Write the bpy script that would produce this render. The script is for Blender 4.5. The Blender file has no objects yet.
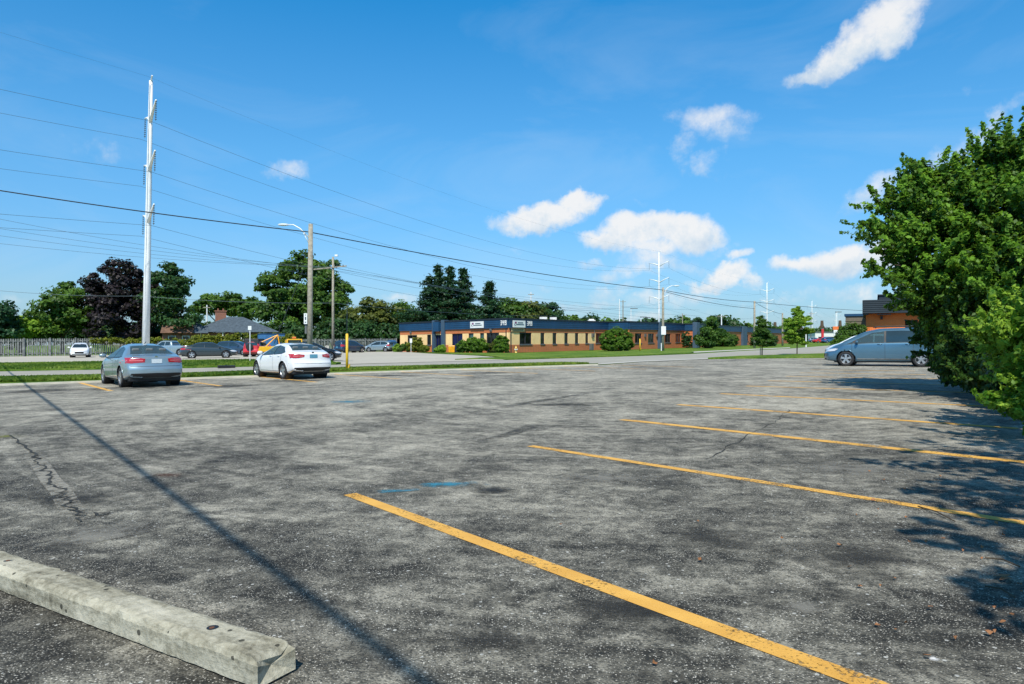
import bpy, bmesh, math, random
import numpy as np
from mathutils import Vector, Matrix
from mathutils.bvhtree import BVHTree
R=math.radians
random.seed(7); RNG=np.random.default_rng(11)
scene=bpy.context.scene
COL=scene.collection
F=683.0; CAMH=1.4; TILT=0.0087      # the whole site falls gently from right to left
def Z(x): return TILT*x
def G(px,py,dz=0.0):
    y=CAMH*F/((py-341)+TILT*(px-512)); x=(px-512)/F*y
    return Vector((x,y,Z(x)+dz))
def P(px,y,dz=0.0):
    x=(px-512)/F*y
    return Vector((x,y,Z(x)+dz))
def bdir(b): return Vector((math.sin(R(b)),math.cos(R(b)),0))
def hz(py,y): return CAMH-(py-341)/F*y      # world height seen at row py at depth y
# ------------------------------------------------------------------ materials
def newmat(name):
    m=bpy.data.materials.new(name); m.use_nodes=True
    nt=m.node_tree; nt.nodes.clear()
    out=nt.nodes.new('ShaderNodeOutputMaterial'); b=nt.nodes.new('ShaderNodeBsdfPrincipled')
    nt.links.new(b.outputs[0],out.inputs[0])
    return m,nt,b,out
def nd(nt,t,**kw):
    n=nt.nodes.new(t)
    for k,v in kw.items():
        if k in n.inputs.keys() if hasattr(n.inputs,'keys') else False: n.inputs[k].default_value=v
        else: setattr(n,k,v)
    return n
def mth(nt,op,a,b=None,clamp=False):
    n=nt.nodes.new('ShaderNodeMath'); n.operation=op; n.use_clamp=clamp
    for i,v in enumerate((a,b)):
        if v is None: continue
        if isinstance(v,(int,float)): n.inputs[i].default_value=v
        else: nt.links.new(v,n.inputs[i])
    return n.outputs[0]
def mixc(nt,f,a,b):
    n=nt.nodes.new('ShaderNodeMix'); n.data_type='RGBA'
    for i,v in ((0,f),(6,a),(7,b)):
        if isinstance(v,(int,float)): n.inputs[i].default_value=v
        elif isinstance(v,tuple): n.inputs[i].default_value=(*v,1) if len(v)==3 else v
        else: nt.links.new(v,n.inputs[i])
    return n.outputs[2]
def ramp(nt,fac,stops):
    n=nt.nodes.new('ShaderNodeValToRGB'); nt.links.new(fac,n.inputs[0])
    e=n.color_ramp.elements
    while len(e)<len(stops): e.new(.5)
    for i,(p,c) in enumerate(stops):
        e[i].position=p; e[i].color=(*c,1) if isinstance(c,tuple) else (c,c,c,1)
    return n.outputs[0]
def noise(nt,vec,scale,detail=4,rough=.55,dist=0):
    n=nt.nodes.new('ShaderNodeTexNoise'); n.inputs['Scale'].default_value=scale
    n.inputs['Detail'].default_value=detail; n.inputs['Roughness'].default_value=rough; n.inputs['Distortion'].default_value=dist
    nt.links.new(vec,n.inputs['Vector']); return n.outputs[0]
def objco(nt): return nt.nodes.new('ShaderNodeTexCoord').outputs['Object']
def bump(nt,b,h,dist=.01,strength=.5):
    n=nt.nodes.new('ShaderNodeBump'); n.inputs['Distance'].default_value=dist; n.inputs['Strength'].default_value=strength
    nt.links.new(h,n.inputs['Height']); nt.links.new(n.outputs[0],b.inputs['Normal'])
def mat(name,col,rough=.6,metal=0,var=.15,scale=3,coat=0,spec=.5,col2=None,bmp=0):
    m,nt,b,out=newmat(name)
    co=objco(nt); n=noise(nt,co,scale,6,.6)
    c2=col2 or tuple(max(0,c*(1-var*2)) for c in col); c1=tuple(min(1,c*(1+var)) for c in col)
    c=ramp(nt,n,[(.3,c2),(.7,c1)])
    nt.links.new(c,b.inputs['Base Color'])
    b.inputs['Roughness'].default_value=rough; b.inputs['Metallic'].default_value=metal
    b.inputs['Coat Weight'].default_value=coat; b.inputs['Coat Roughness'].default_value=.06
    b.inputs['Specular IOR Level'].default_value=spec
    if bmp: bump(nt,b,n,bmp,.6)
    return m
def paint(name,col,metal=.35,rough=.35):
    return mat(name,col,rough,metal,.02,.8,coat=1.0)
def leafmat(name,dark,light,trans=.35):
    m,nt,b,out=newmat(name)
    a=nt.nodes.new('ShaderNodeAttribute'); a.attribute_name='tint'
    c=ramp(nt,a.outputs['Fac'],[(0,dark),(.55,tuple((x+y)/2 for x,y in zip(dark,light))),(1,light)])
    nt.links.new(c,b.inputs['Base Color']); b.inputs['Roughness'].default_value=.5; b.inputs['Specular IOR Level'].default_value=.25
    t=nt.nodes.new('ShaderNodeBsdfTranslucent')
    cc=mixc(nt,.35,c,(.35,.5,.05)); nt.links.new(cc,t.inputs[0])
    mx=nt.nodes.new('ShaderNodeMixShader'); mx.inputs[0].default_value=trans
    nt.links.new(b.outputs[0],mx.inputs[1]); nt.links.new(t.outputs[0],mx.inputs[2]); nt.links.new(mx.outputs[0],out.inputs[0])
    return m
def glassmat(name,tint,alpha=.35,rough=.03):
    m,nt,b,out=newmat(name)
    b.inputs['Base Color'].default_value=(*[c*.25 for c in tint],1); b.inputs['Roughness'].default_value=rough
    b.inputs['Specular IOR Level'].default_value=.8; b.inputs['Coat Weight'].default_value=.6
    t=nt.nodes.new('ShaderNodeBsdfTransparent'); t.inputs[0].default_value=(*tint,1)
    mx=nt.nodes.new('ShaderNodeMixShader'); mx.inputs[0].default_value=alpha
    nt.links.new(t.outputs[0],mx.inputs[2]); nt.links.new(b.outputs[0],mx.inputs[1]); nt.links.new(mx.outputs[0],out.inputs[0])
    return m
M={}
M['black']=mat('black_plastic',(.012,.012,.013),.5)
M['rubber']=mat('tyre_rubber',(.018,.018,.02),.8)
M['rim']=mat('alloy',(.55,.56,.58),.3,.8,.05)
M['rimdark']=mat('alloy_gap',(.03,.03,.035),.6)
M['glass']=glassmat('car_glass',(.33,.50,.54),.5)
M['darkglass']=mat('dark_glass',(.02,.035,.045),.04,0,.1,2,spec=1.0)
M['seat']=mat('seat_fabric',(.13,.15,.16),.8)
M['interior']=mat('car_interior',(.05,.055,.06),.8)
M['tail']=mat('tail_lens',(.45,.015,.02),.15,0,.2,30,coat=.8)
M['lampclear']=mat('clear_lens',(.7,.72,.75),.1,.2,.05,20,coat=.8)
M['chrome']=mat('chrome',(.75,.76,.78),.12,1,.03)
M['plate']=mat('licence_plate',(.10,.30,.42),.5,0,.2,40)
M['whiteplate']=mat('pale_plate',(.55,.62,.66),.5,0,.1,40)
M['silver']=paint('silver_paint',(.28,.37,.42),.5,.3)
M['white']=paint('white_paint',(.80,.81,.82),0,.35)
M['vanblue']=paint('blue_van_paint',(.085,.185,.27),.5,.28)
M['navy']=paint('navy_paint',(.02,.05,.10),.3)
M['darkgrey']=paint('charcoal_paint',(.03,.045,.055),.3)
M['red']=paint('red_paint',(.55,.02,.02),0)
M['yellow']=paint('yellow_paint',(.75,.42,.01),0)
M['blue']=paint('blue_paint',(.03,.12,.30),.2)
M['concrete']=mat('concrete',(.42,.41,.37),.9,0,.12,5,bmp=.004,spec=.2)
M['kerbc']=mat('kerb_concrete',(.60,.56,.46),.9,0,.08,3,spec=.2)
M['steel']=mat('galvanised_steel',(.82,.83,.84),.5,.1,.06,1.5)
M['wood']=mat('weathered_pole_wood',(.34,.31,.25),.9,0,.2,6,spec=.2)
M['wirem']=mat('wire',(.03,.05,.06),.6,.2)
M['wirel']=mat('aluminium_wire',(.10,.15,.18),.5,.2)
M['cablem']=mat('black_cable',(.012,.014,.018),.7)
M['yellowpost']=mat('yellow_post_paint',(.72,.45,.03),.5,0,.1,5)
M['fascia']=mat('navy_metal_fascia',(.012,.065,.15),.5,.1,.12,.6)
M['fascia_dark']=mat('dark_roof_cap',(.010,.018,.03),.6,0,.1,2)
M['pierblue']=mat('blue_grey_pier',(.05,.09,.14),.6,0,.1,1)
M['cream']=mat('cream_stucco',(.92,.62,.30),.9,0,.06,1.5,spec=.2)
M['slate']=mat('corrugated_slate_metal',(.035,.045,.055),.5,.2,.12,1)
M['tan']=mat('tan_siding',(.16,.135,.10),.8,0,.15,2)
M['bark']=mat('bark',(.09,.07,.05),.95,0,.3,8,bmp=.02,spec=.1)
M['whitewall']=mat('white_wall',(.72,.72,.70),.8)
M['signwhite']=mat('sign_white',(.74,.76,.76),.5,0,.03,4)
M['text']=mat('sign_text_dark',(.05,.10,.14),.6)
M['magenta']=mat('sign_logo_purple',(.20,.03,.14),.6)
M['numerals']=mat('white_numerals',(.8,.8,.8),.5,0,.02)
M['winglass']=mat('window_glass',(.012,.016,.018),.08,0,.5,.7,spec=.7)
M['greenglass']=mat('pale_green_window_glass',(.06,.14,.13),.1,0,.3,.7,spec=.7)
M['bluedoor']=mat('blue_door_glass',(.008,.012,.075),.2,0,.3,.8)
M['frame']=mat('dark_window_frame',(.035,.035,.04),.5)
M['sillm']=mat('grey_sill',(.10,.11,.12),.7)
M['meterbox']=mat('grey_metal_box',(.14,.15,.15),.6,.2)
M['bin']=mat('yellow_bin_plastic',(.80,.36,.01),.45)
M['roofgrey']=mat('blue_grey_shingles',(.075,.10,.125),.9,0,.18,2.5,spec=.2)
M['roofbrown']=mat('brown_shingles',(.17,.10,.07),.9,0,.18,2.5,spec=.2)
M['hydrant']=mat('hydrant_yellow',(.75,.50,.12),.5)
M['orange']=mat('orange_sign',(.80,.20,.05),.5)
M['redsign']=mat('red_sign',(.60,.03,.04),.5)
M['leafbrown']=mat('dry_leaf',(.30,.13,.05),.8,0,.2,30)
M['bluebin']=mat('blue_bin_paint',(.03,.14,.32),.6)
M['black2']=paint('black_paint',(.012,.014,.017),.2)
M['rebar']=mat('rusty_rebar',(.16,.07,.035),.8,.3)
M['soil']=mat('hedge_soil',(.05,.045,.025),.95,0,.3,3,spec=.1)
def brickmat(name,c1,c2,mortar,rotz=0,scale=1.0):
    m,nt,b,out=newmat(name)
    co=objco(nt); mp=nt.nodes.new('ShaderNodeMapping'); mp.vector_type='POINT'; mp.inputs['Rotation'].default_value=(0,0,rotz)
    nt.links.new(co,mp.inputs[0]); sp=nt.nodes.new('ShaderNodeSeparateXYZ'); nt.links.new(mp.outputs[0],sp.inputs[0])
    cb=nt.nodes.new('ShaderNodeCombineXYZ'); nt.links.new(sp.outputs[0],cb.inputs[0]); nt.links.new(sp.outputs[2],cb.inputs[1])
    br=nt.nodes.new('ShaderNodeTexBrick'); nt.links.new(cb.outputs[0],br.inputs['Vector'])
    br.inputs['Scale'].default_value=scale; br.inputs['Brick Width'].default_value=.24; br.inputs['Row Height'].default_value=.078; br.inputs['Mortar Size'].default_value=.012
    br.inputs['Color1'].default_value=(*c1,1); br.inputs['Color2'].default_value=(*c2,1); br.inputs['Mortar'].default_value=(*mortar,1)
    n=noise(nt,co,.9,5); c=mixc(nt,mth(nt,'MULTIPLY',n,.3),br.outputs[0],tuple(x*.55 for x in c2))
    nt.links.new(c,b.inputs['Base Color']); b.inputs['Roughness'].default_value=.9; b.inputs['Specular IOR Level'].default_value=.2
    bump(nt,b,br.outputs['Fac'],-.006,.5)
    return m
M['brick']=brickmat('red_brown_brick',(.74,.22,.07),(.62,.17,.055),(.28,.17,.11),R(48))
M['brick2']=brickmat('orange_brick_front',(.95,.25,.055),(.86,.20,.045),(.5,.19,.09),0)
M['brickhouse']=brickmat('house_brick',(.32,.10,.06),(.25,.08,.05),(.25,.2,.16),R(-30))

def asphalt():
    m,nt,b,out=newmat('worn_asphalt')
    co=objco(nt)
    n1=noise(nt,co,.22,7,.6,.8); n2=noise(nt,co,1.1,8,.62,.4); n3=noise(nt,co,7,6,.6)
    # tyre-turn streaks around the middle of the lot
    sp=nt.nodes.new('ShaderNodeSeparateXYZ'); nt.links.new(co,sp.inputs[0])
    dx=mth(nt,'SUBTRACT',sp.outputs[0],3.0); dy=mth(nt,'SUBTRACT',sp.outputs[1],16.0)
    rr=mth(nt,'SQRT',mth(nt,'ADD',mth(nt,'MULTIPLY',dx,dx),mth(nt,'MULTIPLY',dy,dy)))
    an=mth(nt,'ARCTAN2',dy,dx)
    cb=nt.nodes.new('ShaderNodeCombineXYZ'); nt.links.new(mth(nt,'MULTIPLY',rr,3.6),cb.inputs[0]); nt.links.new(mth(nt,'MULTIPLY',an,2.6),cb.inputs[1])
    n4=noise(nt,cb.outputs[0],1.0,7,.68,.9); n5=noise(nt,co,24,7,.7); n6=noise(nt,co,3.2,8,.68,1.2)
    s=mth(nt,'ADD',mth(nt,'MULTIPLY',n1,.20),mth(nt,'MULTIPLY',n2,.22))
    s=mth(nt,'ADD',s,mth(nt,'ADD',mth(nt,'MULTIPLY',n5,.12),mth(nt,'MULTIPLY',n6,.20)))
    s=mth(nt,'ADD',s,mth(nt,'MULTIPLY',n3,.13)); s=mth(nt,'ADD',s,mth(nt,'MULTIPLY',n4,.14))
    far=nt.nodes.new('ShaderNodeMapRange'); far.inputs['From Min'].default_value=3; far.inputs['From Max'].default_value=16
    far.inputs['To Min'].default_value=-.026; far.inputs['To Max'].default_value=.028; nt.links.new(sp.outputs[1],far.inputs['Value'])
    s=mth(nt,'ADD',s,far.outputs[0])  # grazing-view brightening painted into the base: darker near, lighter far
    base=ramp(nt,s,[(.432,(.030,.028,.023)),(.482,(.115,.109,.090)),(.526,(.27,.255,.210)),(.59,(.48,.45,.37))])
    # aggregate
    v=nt.nodes.new('ShaderNodeTexVoronoi'); v.inputs['Scale'].default_value=105; nt.links.new(co,v.inputs['Vector'])
    sv=nt.nodes.new('ShaderNodeSeparateColor'); nt.links.new(v.outputs['Color'],sv.inputs[0])
    stone=mth(nt,'GREATER_THAN',sv.outputs[0],.52); small=mth(nt,'LESS_THAN',v.outputs['Distance'],.42)
    gate=ramp(nt,noise(nt,co,2.3,5,.65),[(.35,.3),(.55,1.0)])
    f=mth(nt,'MULTIPLY',mth(nt,'MULTIPLY',stone,small),gate)
    tone=ramp(nt,sv.outputs[1],[(0,(.10,.10,.09)),(.5,(.27,.26,.225)),(.8,(.42,.40,.35)),(1,(.75,.72,.64))])
    c=mixc(nt,mth(nt,'MULTIPLY',f,.85),base,tone)
    pit=mth(nt,'LESS_THAN',sv.outputs[0],.22)
    c=mixc(nt,mth(nt,'MULTIPLY',pit,.6),c,(.018,.02,.02))
    v2=nt.nodes.new('ShaderNodeTexVoronoi'); v2.inputs['Scale'].default_value=30; nt.links.new(co,v2.inputs['Vector'])
    s2=nt.nodes.new('ShaderNodeSeparateColor'); nt.links.new(v2.outputs['Color'],s2.inputs[0])
    f2=mth(nt,'MULTIPLY',mth(nt,'GREATER_THAN',s2.outputs[0],.95),mth(nt,'LESS_THAN',v2.outputs['Distance'],.28))
    c=mixc(nt,mth(nt,'MULTIPLY',f2,.8),c,(.5,.5,.47))
    nt.links.new(c,b.inputs['Base Color']); b.inputs['Roughness'].default_value=.85; b.inputs['Specular IOR Level'].default_value=.25
    h=mth(nt,'ADD',mth(nt,'MULTIPLY',v.outputs['Distance'],-1.0),mth(nt,'MULTIPLY',n3,1.0))
    bump(nt,b,h,.008,.75)
    return m
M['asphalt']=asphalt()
def roadmat(name,c1,c2,joint=False):
    m,nt,b,out=newmat(name); co=objco(nt)
    mp=nt.nodes.new('ShaderNodeMapping'); mp.inputs['Rotation'].default_value=(0,0,R(28)); mp.inputs['Scale'].default_value=(.06,.9,1)
    nt.links.new(co,mp.inputs[0])
    n=mth(nt,'ADD',mth(nt,'MULTIPLY',noise(nt,mp.outputs[0],1.0,5),.6),mth(nt,'MULTIPLY',noise(nt,co,1.5,7,.65),.4))
    c=ramp(nt,n,[(.35,c1),(.65,c2)]); nt.links.new(c,b.inputs['Base Color']); b.inputs['Roughness'].default_value=.9; b.inputs['Specular IOR Level'].default_value=.2
    bump(nt,b,noise(nt,co,60,3),.004,.4); return m
M['road']=roadmat('street_surface',(.26,.25,.215),(.38,.365,.315))
M['farlot']=roadmat('pale_lot_surface',(.34,.32,.27),(.48,.45,.385))
M['sidewalk']=roadmat('sidewalk_concrete',(.38,.37,.33),(.50,.49,.44))
def grassmat(name):
    m,nt,b,out=newmat(name); co=objco(nt)
    n=mth(nt,'ADD',mth(nt,'MULTIPLY',noise(nt,co,.35,5),.5),mth(nt,'MULTIPLY',noise(nt,co,5,7,.7),.5))
    c=ramp(nt,n,[(.36,(.03,.085,.010)),(.5,(.10,.18,.022)),(.60,(.20,.25,.05)),(.72,(.30,.27,.10))]); nt.links.new(c,b.inputs['Base Color'])
    b.inputs['Roughness'].default_value=.9; b.inputs['Specular IOR Level'].default_value=.1
    bump(nt,b,noise(nt,co,25,5,.7),.06,.8); return m
M['grass']=grassmat('mown_grass')
M['blade']=leafmat('grass_blades',(.04,.11,.010),(.24,.32,.045),.35)
def linemat():
    m,nt,b,out=newmat('worn_yellow_line_paint'); co=objco(nt)
    n=mth(nt,'ADD',mth(nt,'MULTIPLY',noise(nt,co,2.2,6,.6),.50),mth(nt,'MULTIPLY',noise(nt,co,48,4,.7),.50))
    c=ramp(nt,noise(nt,co,3,5),[(.3,(.58,.30,.05)),(.7,(.74,.42,.085))])
    nt.links.new(c,b.inputs['Base Color']); b.inputs['Roughness'].default_value=.7
    t=nt.nodes.new('ShaderNodeBsdfTransparent'); mx=nt.nodes.new('ShaderNodeMixShader')
    a=ramp(nt,n,[(.53,0.0),(.58,.8)]); nt.links.new(a,mx.inputs[0]); nt.links.new(b.outputs[0],mx.inputs[1]); nt.links.new(t.outputs[0],mx.inputs[2]); nt.links.new(mx.outputs[0],out.inputs[0])
    bump(nt,b,noise(nt,co,90,3),.005,.6); return m
M['line']=linemat()
def stainmat(name,col,lo=.45,hi=.6,scale=5,maxa=1.0,k=2.2,amp=2.6):
    m,nt,b,out=newmat(name); co=objco(nt)
    b.inputs['Base Color'].default_value=(*col,1); b.inputs['Roughness'].default_value=.9
    # radial fade from generated coordinates * noise
    g=nt.nodes.new('ShaderNodeTexCoord').outputs['Generated']
    sp=nt.nodes.new('ShaderNodeSeparateXYZ'); nt.links.new(g,sp.inputs[0])
    a1=mth(nt,'SUBTRACT',sp.outputs[0],.5); a2=mth(nt,'SUBTRACT',sp.outputs[1],.5)
    r=mth(nt,'SQRT',mth(nt,'ADD',mth(nt,'MULTIPLY',a1,a1),mth(nt,'MULTIPLY',a2,a2)))
    v=mth(nt,'ADD',mth(nt,'MULTIPLY',mth(nt,'SUBTRACT',noise(nt,co,scale,8,.72),.5),amp),mth(nt,'SUBTRACT',.62,mth(nt,'MULTIPLY',r,k)))
    a=ramp(nt,v,[(.08,0.0),(.62,maxa)])
    t=nt.nodes.new('ShaderNodeBsdfTransparent'); mx=nt.nodes.new('ShaderNodeMixShader')
    nt.links.new(a,mx.inputs[0]); nt.links.new(t.outputs[0],mx.inputs[1]); nt.links.new(b.outputs[0],mx.inputs[2]); nt.links.new(mx.outputs[0],out.inputs[0])
    return m
M['stain']=stainmat('dark_patch_mat',(.012,.013,.014),scale=9,maxa=.95,k=1.15,amp=1.0)
M['bluespray']=stainmat('blue_spray_mat',(.02,.20,.30),.45,.8,7,.8,1.35,2.2)
M['rust']=stainmat('rust_mat',(.18,.07,.035),.5,.8,9,.45)
M['whitespot']=stainmat('white_spot_mat',(.7,.7,.7),.45,.6,20,.9)
M['palepatch']=stainmat('pale_patch_mat',(.25,.24,.21),.45,.95,5,.55)
M['oil']=stainmat('oil_stain_mat',(.016,.016,.015),scale=1.6,maxa=.62,k=1.7,amp=2.0)
M['tyre']=stainmat('tyre_scuff_mat',(.03,.03,.028),scale=5,maxa=.5,k=1.5,amp=2.4)
M['moss']=stainmat('moss_mat',(.16,.17,.02),.45,.7,10,.9)
def fencemat():
    m,nt,b,out=newmat('weathered_fence_boards'); co=objco(nt)
    n=noise(nt,co,2.5,5); c=ramp(nt,n,[(.35,(.11,.12,.12)),(.65,(.26,.27,.26))]); nt.links.new(c,b.inputs['Base Color']); b.inputs['Roughness'].default_value=.9
    return m
M['fence']=fencemat()
LEAF={'under':leafmat('understorey_leaves',(.006,.035,.010),(.10,.21,.030),.35),
 'maple':leafmat('maple_leaves',(.006,.042,.008),(.20,.40,.035),.42),
 'lime':leafmat('lime_leaves',(.07,.20,.014),(.36,.54,.06),.45),
 'green':leafmat('green_leaves',(.014,.055,.010),(.11,.21,.028),.3),
 'dark':leafmat('dark_leaves',(.008,.032,.012),(.050,.125,.034),.25),
 'purple':leafmat('purple_leaves',(.006,.005,.008),(.026,.018,.022),.08),
 'olive':leafmat('olive_leaves',(.03,.055,.010),(.16,.18,.035),.3),
 'pine':leafmat('pine_needles',(.006,.030,.014),(.035,.105,.038),.15),
 'boxwood':leafmat('clipped_shrub_leaves',(.02,.065,.006),(.13,.25,.02),.3),
 'yellowhedge':leafmat('yellow_green_leaves',(.06,.10,.008),(.26,.27,.03),.35)}
# ------------------------------------------------------------------ mesh helpers
class MB:
    def __init__(s): s.v=[]; s.f=[]
    def add(s,vs,fs):
        o=len(s.v); s.v+= [tuple(v) for v in vs]; s.f+=[tuple(i+o for i in f) for f in fs]
    def box(s,c,size,rot=None,taper=1.0):
        x,y,z=[d/2 for d in size]; vs=[]
        for sz in (-1,1):
            k=taper if sz>0 else 1
            for sx,sy in ((-1,-1),(1,-1),(1,1),(-1,1)): vs.append(Vector((sx*x*k,sy*y*k,sz*z)))
        if rot is not None: vs=[rot@v for v in vs]
        vs=[v+Vector(c) for v in vs]
        s.add(vs,[(3,2,1,0),(4,5,6,7),(0,1,5,4),(1,2,6,5),(2,3,7,6),(3,0,4,7)])
    def wallbox(s,A,B,z0,z1,th,out=0.0,inn=None):
        # a box along the ground line A->B (2D), outer face pushed `out` towards the right-hand side of A->B
        A=Vector((A[0],A[1],0)); B=Vector((B[0],B[1],0)); d=(B-A).normalized(); n=Vector((d.y,-d.x,0))
        o1=n*out; o2=n*(out-th)
        zb=[Z(A.x),Z(B.x)]
        vs=[A+o1,B+o1,B+o2,A+o2]; zz=[zb[0],zb[1],zb[1],zb[0]]
        s.add([v+Vector((0,0,z0+q)) for v,q in zip(vs,zz)]+[v+Vector((0,0,z1+q)) for v,q in zip(vs,zz)],
              [(3,2,1,0),(4,5,6,7),(0,1,5,4),(1,2,6,5),(2,3,7,6),(3,0,4,7)])
    def tube(s,pts,rad,n=8,caps=True):
        pts=[Vector(p) for p in pts]; k=len(pts)
        if not hasattr(rad,'__len__'): rad=[rad]*k
        o=len(s.v); up=Vector((0,0,1))
        for i,p in enumerate(pts):
            t=(pts[min(i+1,k-1)]-pts[max(i-1,0)])
            if t.length<1e-9: t=Vector((0,0,1))
            t.normalize()
            a=t.cross(up if abs(t.z)<.95 else Vector((1,0,0))).normalized(); b=t.cross(a)
            for j in range(n):
                q=2*math.pi*j/n; s.v.append(tuple(p+(a*math.cos(q)+b*math.sin(q))*rad[i]))
        for i in range(k-1):
            for j in range(n):
                s.f.append((o+i*n+j,o+i*n+(j+1)%n,o+(i+1)*n+(j+1)%n,o+(i+1)*n+j))
        if caps:
            s.f.append(tuple(o+j for j in range(n))); s.f.append(tuple(o+(k-1)*n+j for j in reversed(range(n))))
    def lathe(s,prof,axis='z',n=24,c=(0,0,0)):
        o=len(s.v); c=Vector(c)
        for r,h in prof:
            for j in range(n):
                q=2*math.pi*j/n; a,b=r*math.cos(q),r*math.sin(q)
                v={'z':(a,b,h),'y':(a,h,b),'x':(h,a,b)}[axis]; s.v.append(tuple(Vector(v)+c))
        for i in range(len(prof)-1):
            for j in range(n): s.f.append((o+i*n+j,o+i*n+(j+1)%n,o+(i+1)*n+(j+1)%n,o+(i+1)*n+j))
    def build(s,name,m,parent=None,smooth=False,bevel=0,recalc=True):
        me=bpy.data.meshes.new(name); me.from_pydata(s.v,[],s.f); me.validate()
        if recalc:
            bm=bmesh.new(); bm.from_mesh(me); bmesh.ops.recalc_face_normals(bm,faces=bm.faces); bm.to_mesh(me); bm.free()
        if smooth: me.polygons.foreach_set('use_smooth',[True]*len(me.polygons))
        me.materials.append(m); o=bpy.data.objects.new(name,me); COL.objects.link(o)
        if parent: o.parent=parent
        if bevel:
            b=o.modifiers.new('b','BEVEL'); b.width=bevel; b.segments=2; b.limit_method='ANGLE'
        return o
def tag(o,label=None,cat=None,group=None,kind=None):
    if label: o['label']=label
    if cat: o['category']=cat
    if group: o['group']=group
    if kind: o['kind']=kind
    return o
def empty(name,loc,rotz=0,**k):
    o=bpy.data.objects.new(name,None); COL.objects.link(o); o.location=loc; o.rotation_euler=(0,0,rotz); o.empty_display_size=.2
    tag(o,**k); return o
def copy_tree(o,parent=None):
    c=o.copy(); COL.objects.link(c)
    if parent: c.parent=parent
    for ch in list(o.children): copy_tree(ch,c)
    return c
# ------------------------------------------------------------------ ground sheets
def tess(pts,step=None): return pts
def sheet(name,pts,dz,m,thick=0,kind='structure',**k):
    pts=[Vector((p[0],p[1],0)) for p in pts]
    bm=bmesh.new(); vs=[bm.verts.new((p.x,p.y,Z(p.x)+dz)) for p in pts]; f=bm.faces.new(vs); bm.normal_update()
    if f.normal.z<0: f.normal_flip()
    if thick:
        r=bmesh.ops.extrude_face_region(bm,geom=[f]); 
        for e in r['geom']:
            if isinstance(e,bmesh.types.BMVert): e.co.z-=0
        low=[v for v in bm.verts if v in vs]
        for v in vs: v.co.z-=thick
        bmesh.ops.recalc_face_normals(bm,faces=bm.faces)
    bmesh.ops.triangulate(bm,faces=bm.faces)
    me=bpy.data.meshes.new(name); bm.to_mesh(me); bm.free(); me.materials.append(m)
    o=bpy.data.objects.new(name,me); COL.objects.link(o); tag(o,kind=kind,**k); return o
def lerp_line(pts,px):
    for a,b in zip(pts,pts[1:]):
        if px<=b[0] or b is pts[-1]: return a[1]+(b[1]-a[1])*(px-a[0])/(b[0]-a[0])
S=3000
sheet('ground',[(-S,-S),(S,-S),(S,S),(-S,S)],-.02,M['grass'])
kd=bdir(57.3); K0=G(0,386.3); K0L=K0-kd*40
kerb_end=G(598,365.4)
Rb=Vector((7.9,10.3,0)); Rd=bdir(31)
road_far=[(0,371.4),(190,368.2),(340,364.6),(500,360.2),(570,358.2),(640,356),(690,354.1),(740,351.1),(790,348.6),(828,345.6),(856,343.2),(885,340.4)]
road_near=[(0,379.6),(190,375.4),(350,369.6),(440,367.3),(560,364.4),(640,361.8),(705,359.2),(740,356.8),(790,355.4),(828,354.1),(862,351.2),(900,345)]
RF=[G(*p) for p in road_far]; RN=[G(*p) for p in road_near]
dL=(RF[1]-RF[0]).normalized()
sheet('street',[RF[0]-dL*60]+RF+[G(900,344)]+RN[::-1]+[RN[0]-dL*60],.0,M['road'])
lot_far=[K0L,kerb_end,G(640,362.2),G(708,359.4),G(760,358.6),G(828,357.8),G(870,357.4)]
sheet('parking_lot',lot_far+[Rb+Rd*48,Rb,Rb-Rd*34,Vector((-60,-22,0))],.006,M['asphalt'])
sheet('verge',[Rb-Rd*34+Vector((12,-6,0)),Rb-Rd*34,Rb+Rd*48,Rb+Rd*48+Vector((12,-6,0))],.03,M['soil'],.05)
# far parking lot
fl_near=[(0,364.3),(185,361.4),(250,360.7),(341,362.6),(341,364.4),(505,360.0)]
fl=[G(*p) for p in fl_near]
sheet('far_parking_lot',[fl[0]-dL*50]+fl+[G(498,358.6),G(494,357.2),G(480,356.0),G(452,354.6),G(425,353.4),P(398,103),P(200,94),P(0,84.5),P(0,84.5)-dL*50],.012,M['farlot'])
def raised(name,pix,h,m,ext=None,**k):
    pts=[G(*p) for p in pix]
    if ext: pts=[pts[0]-dL*ext]+pts+[pts[-1]-dL*ext]
    return sheet(name,pts,h,m,h+.01,**k)
nearA=[(0,384.8),(190,379.0),(350,372.4),(440,369.6),(598,364.9)]
kA=[(px,386.3-.0349*px) for px in (0,190,350,440,598)]
# kerb of the lot: real step
def strip_obj(name,A,B,h,m,thick=None):
    pts=A+B[::-1]; return sheet(name,pts,h,m,(thick or h)+.01)
kin=[K0L,kerb_end]; nk=Vector((-kd.y,kd.x,0))
sheet('kerb',[K0L,kerb_end,kerb_end+nk*.16,K0L+nk*.16],.075,M['kerbc'],.08)
ga_near=[K0L+nk*.18,kerb_end+nk*.18]
ga_far=[G(px,py-.0) for px,py in [(560,364.5),(440,367.5),(350,369.8),(190,375.8),(0,379.9)]]
sheet('grass_strip',ga_near+ga_far+[ga_far[-1]-dL*45],.07,M['grass'],.10)
raised('grass_median',[(0,371.2),(190,367.9),(300,365.3),(336,364.4),(341,363.4),(330,362.4),(250,360.9),(185,361.6),(0,364.6)],.09,M['grass'],50)
sheet('sidewalk',[G(0,368.4)-dL*50,G(0,368.4),G(110,366.7),G(270,363.6),G(270,363.1),G(110,366.1),G(0,367.6),G(0,367.6)-dL*50],.105,M['sidewalk'],.02)
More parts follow.
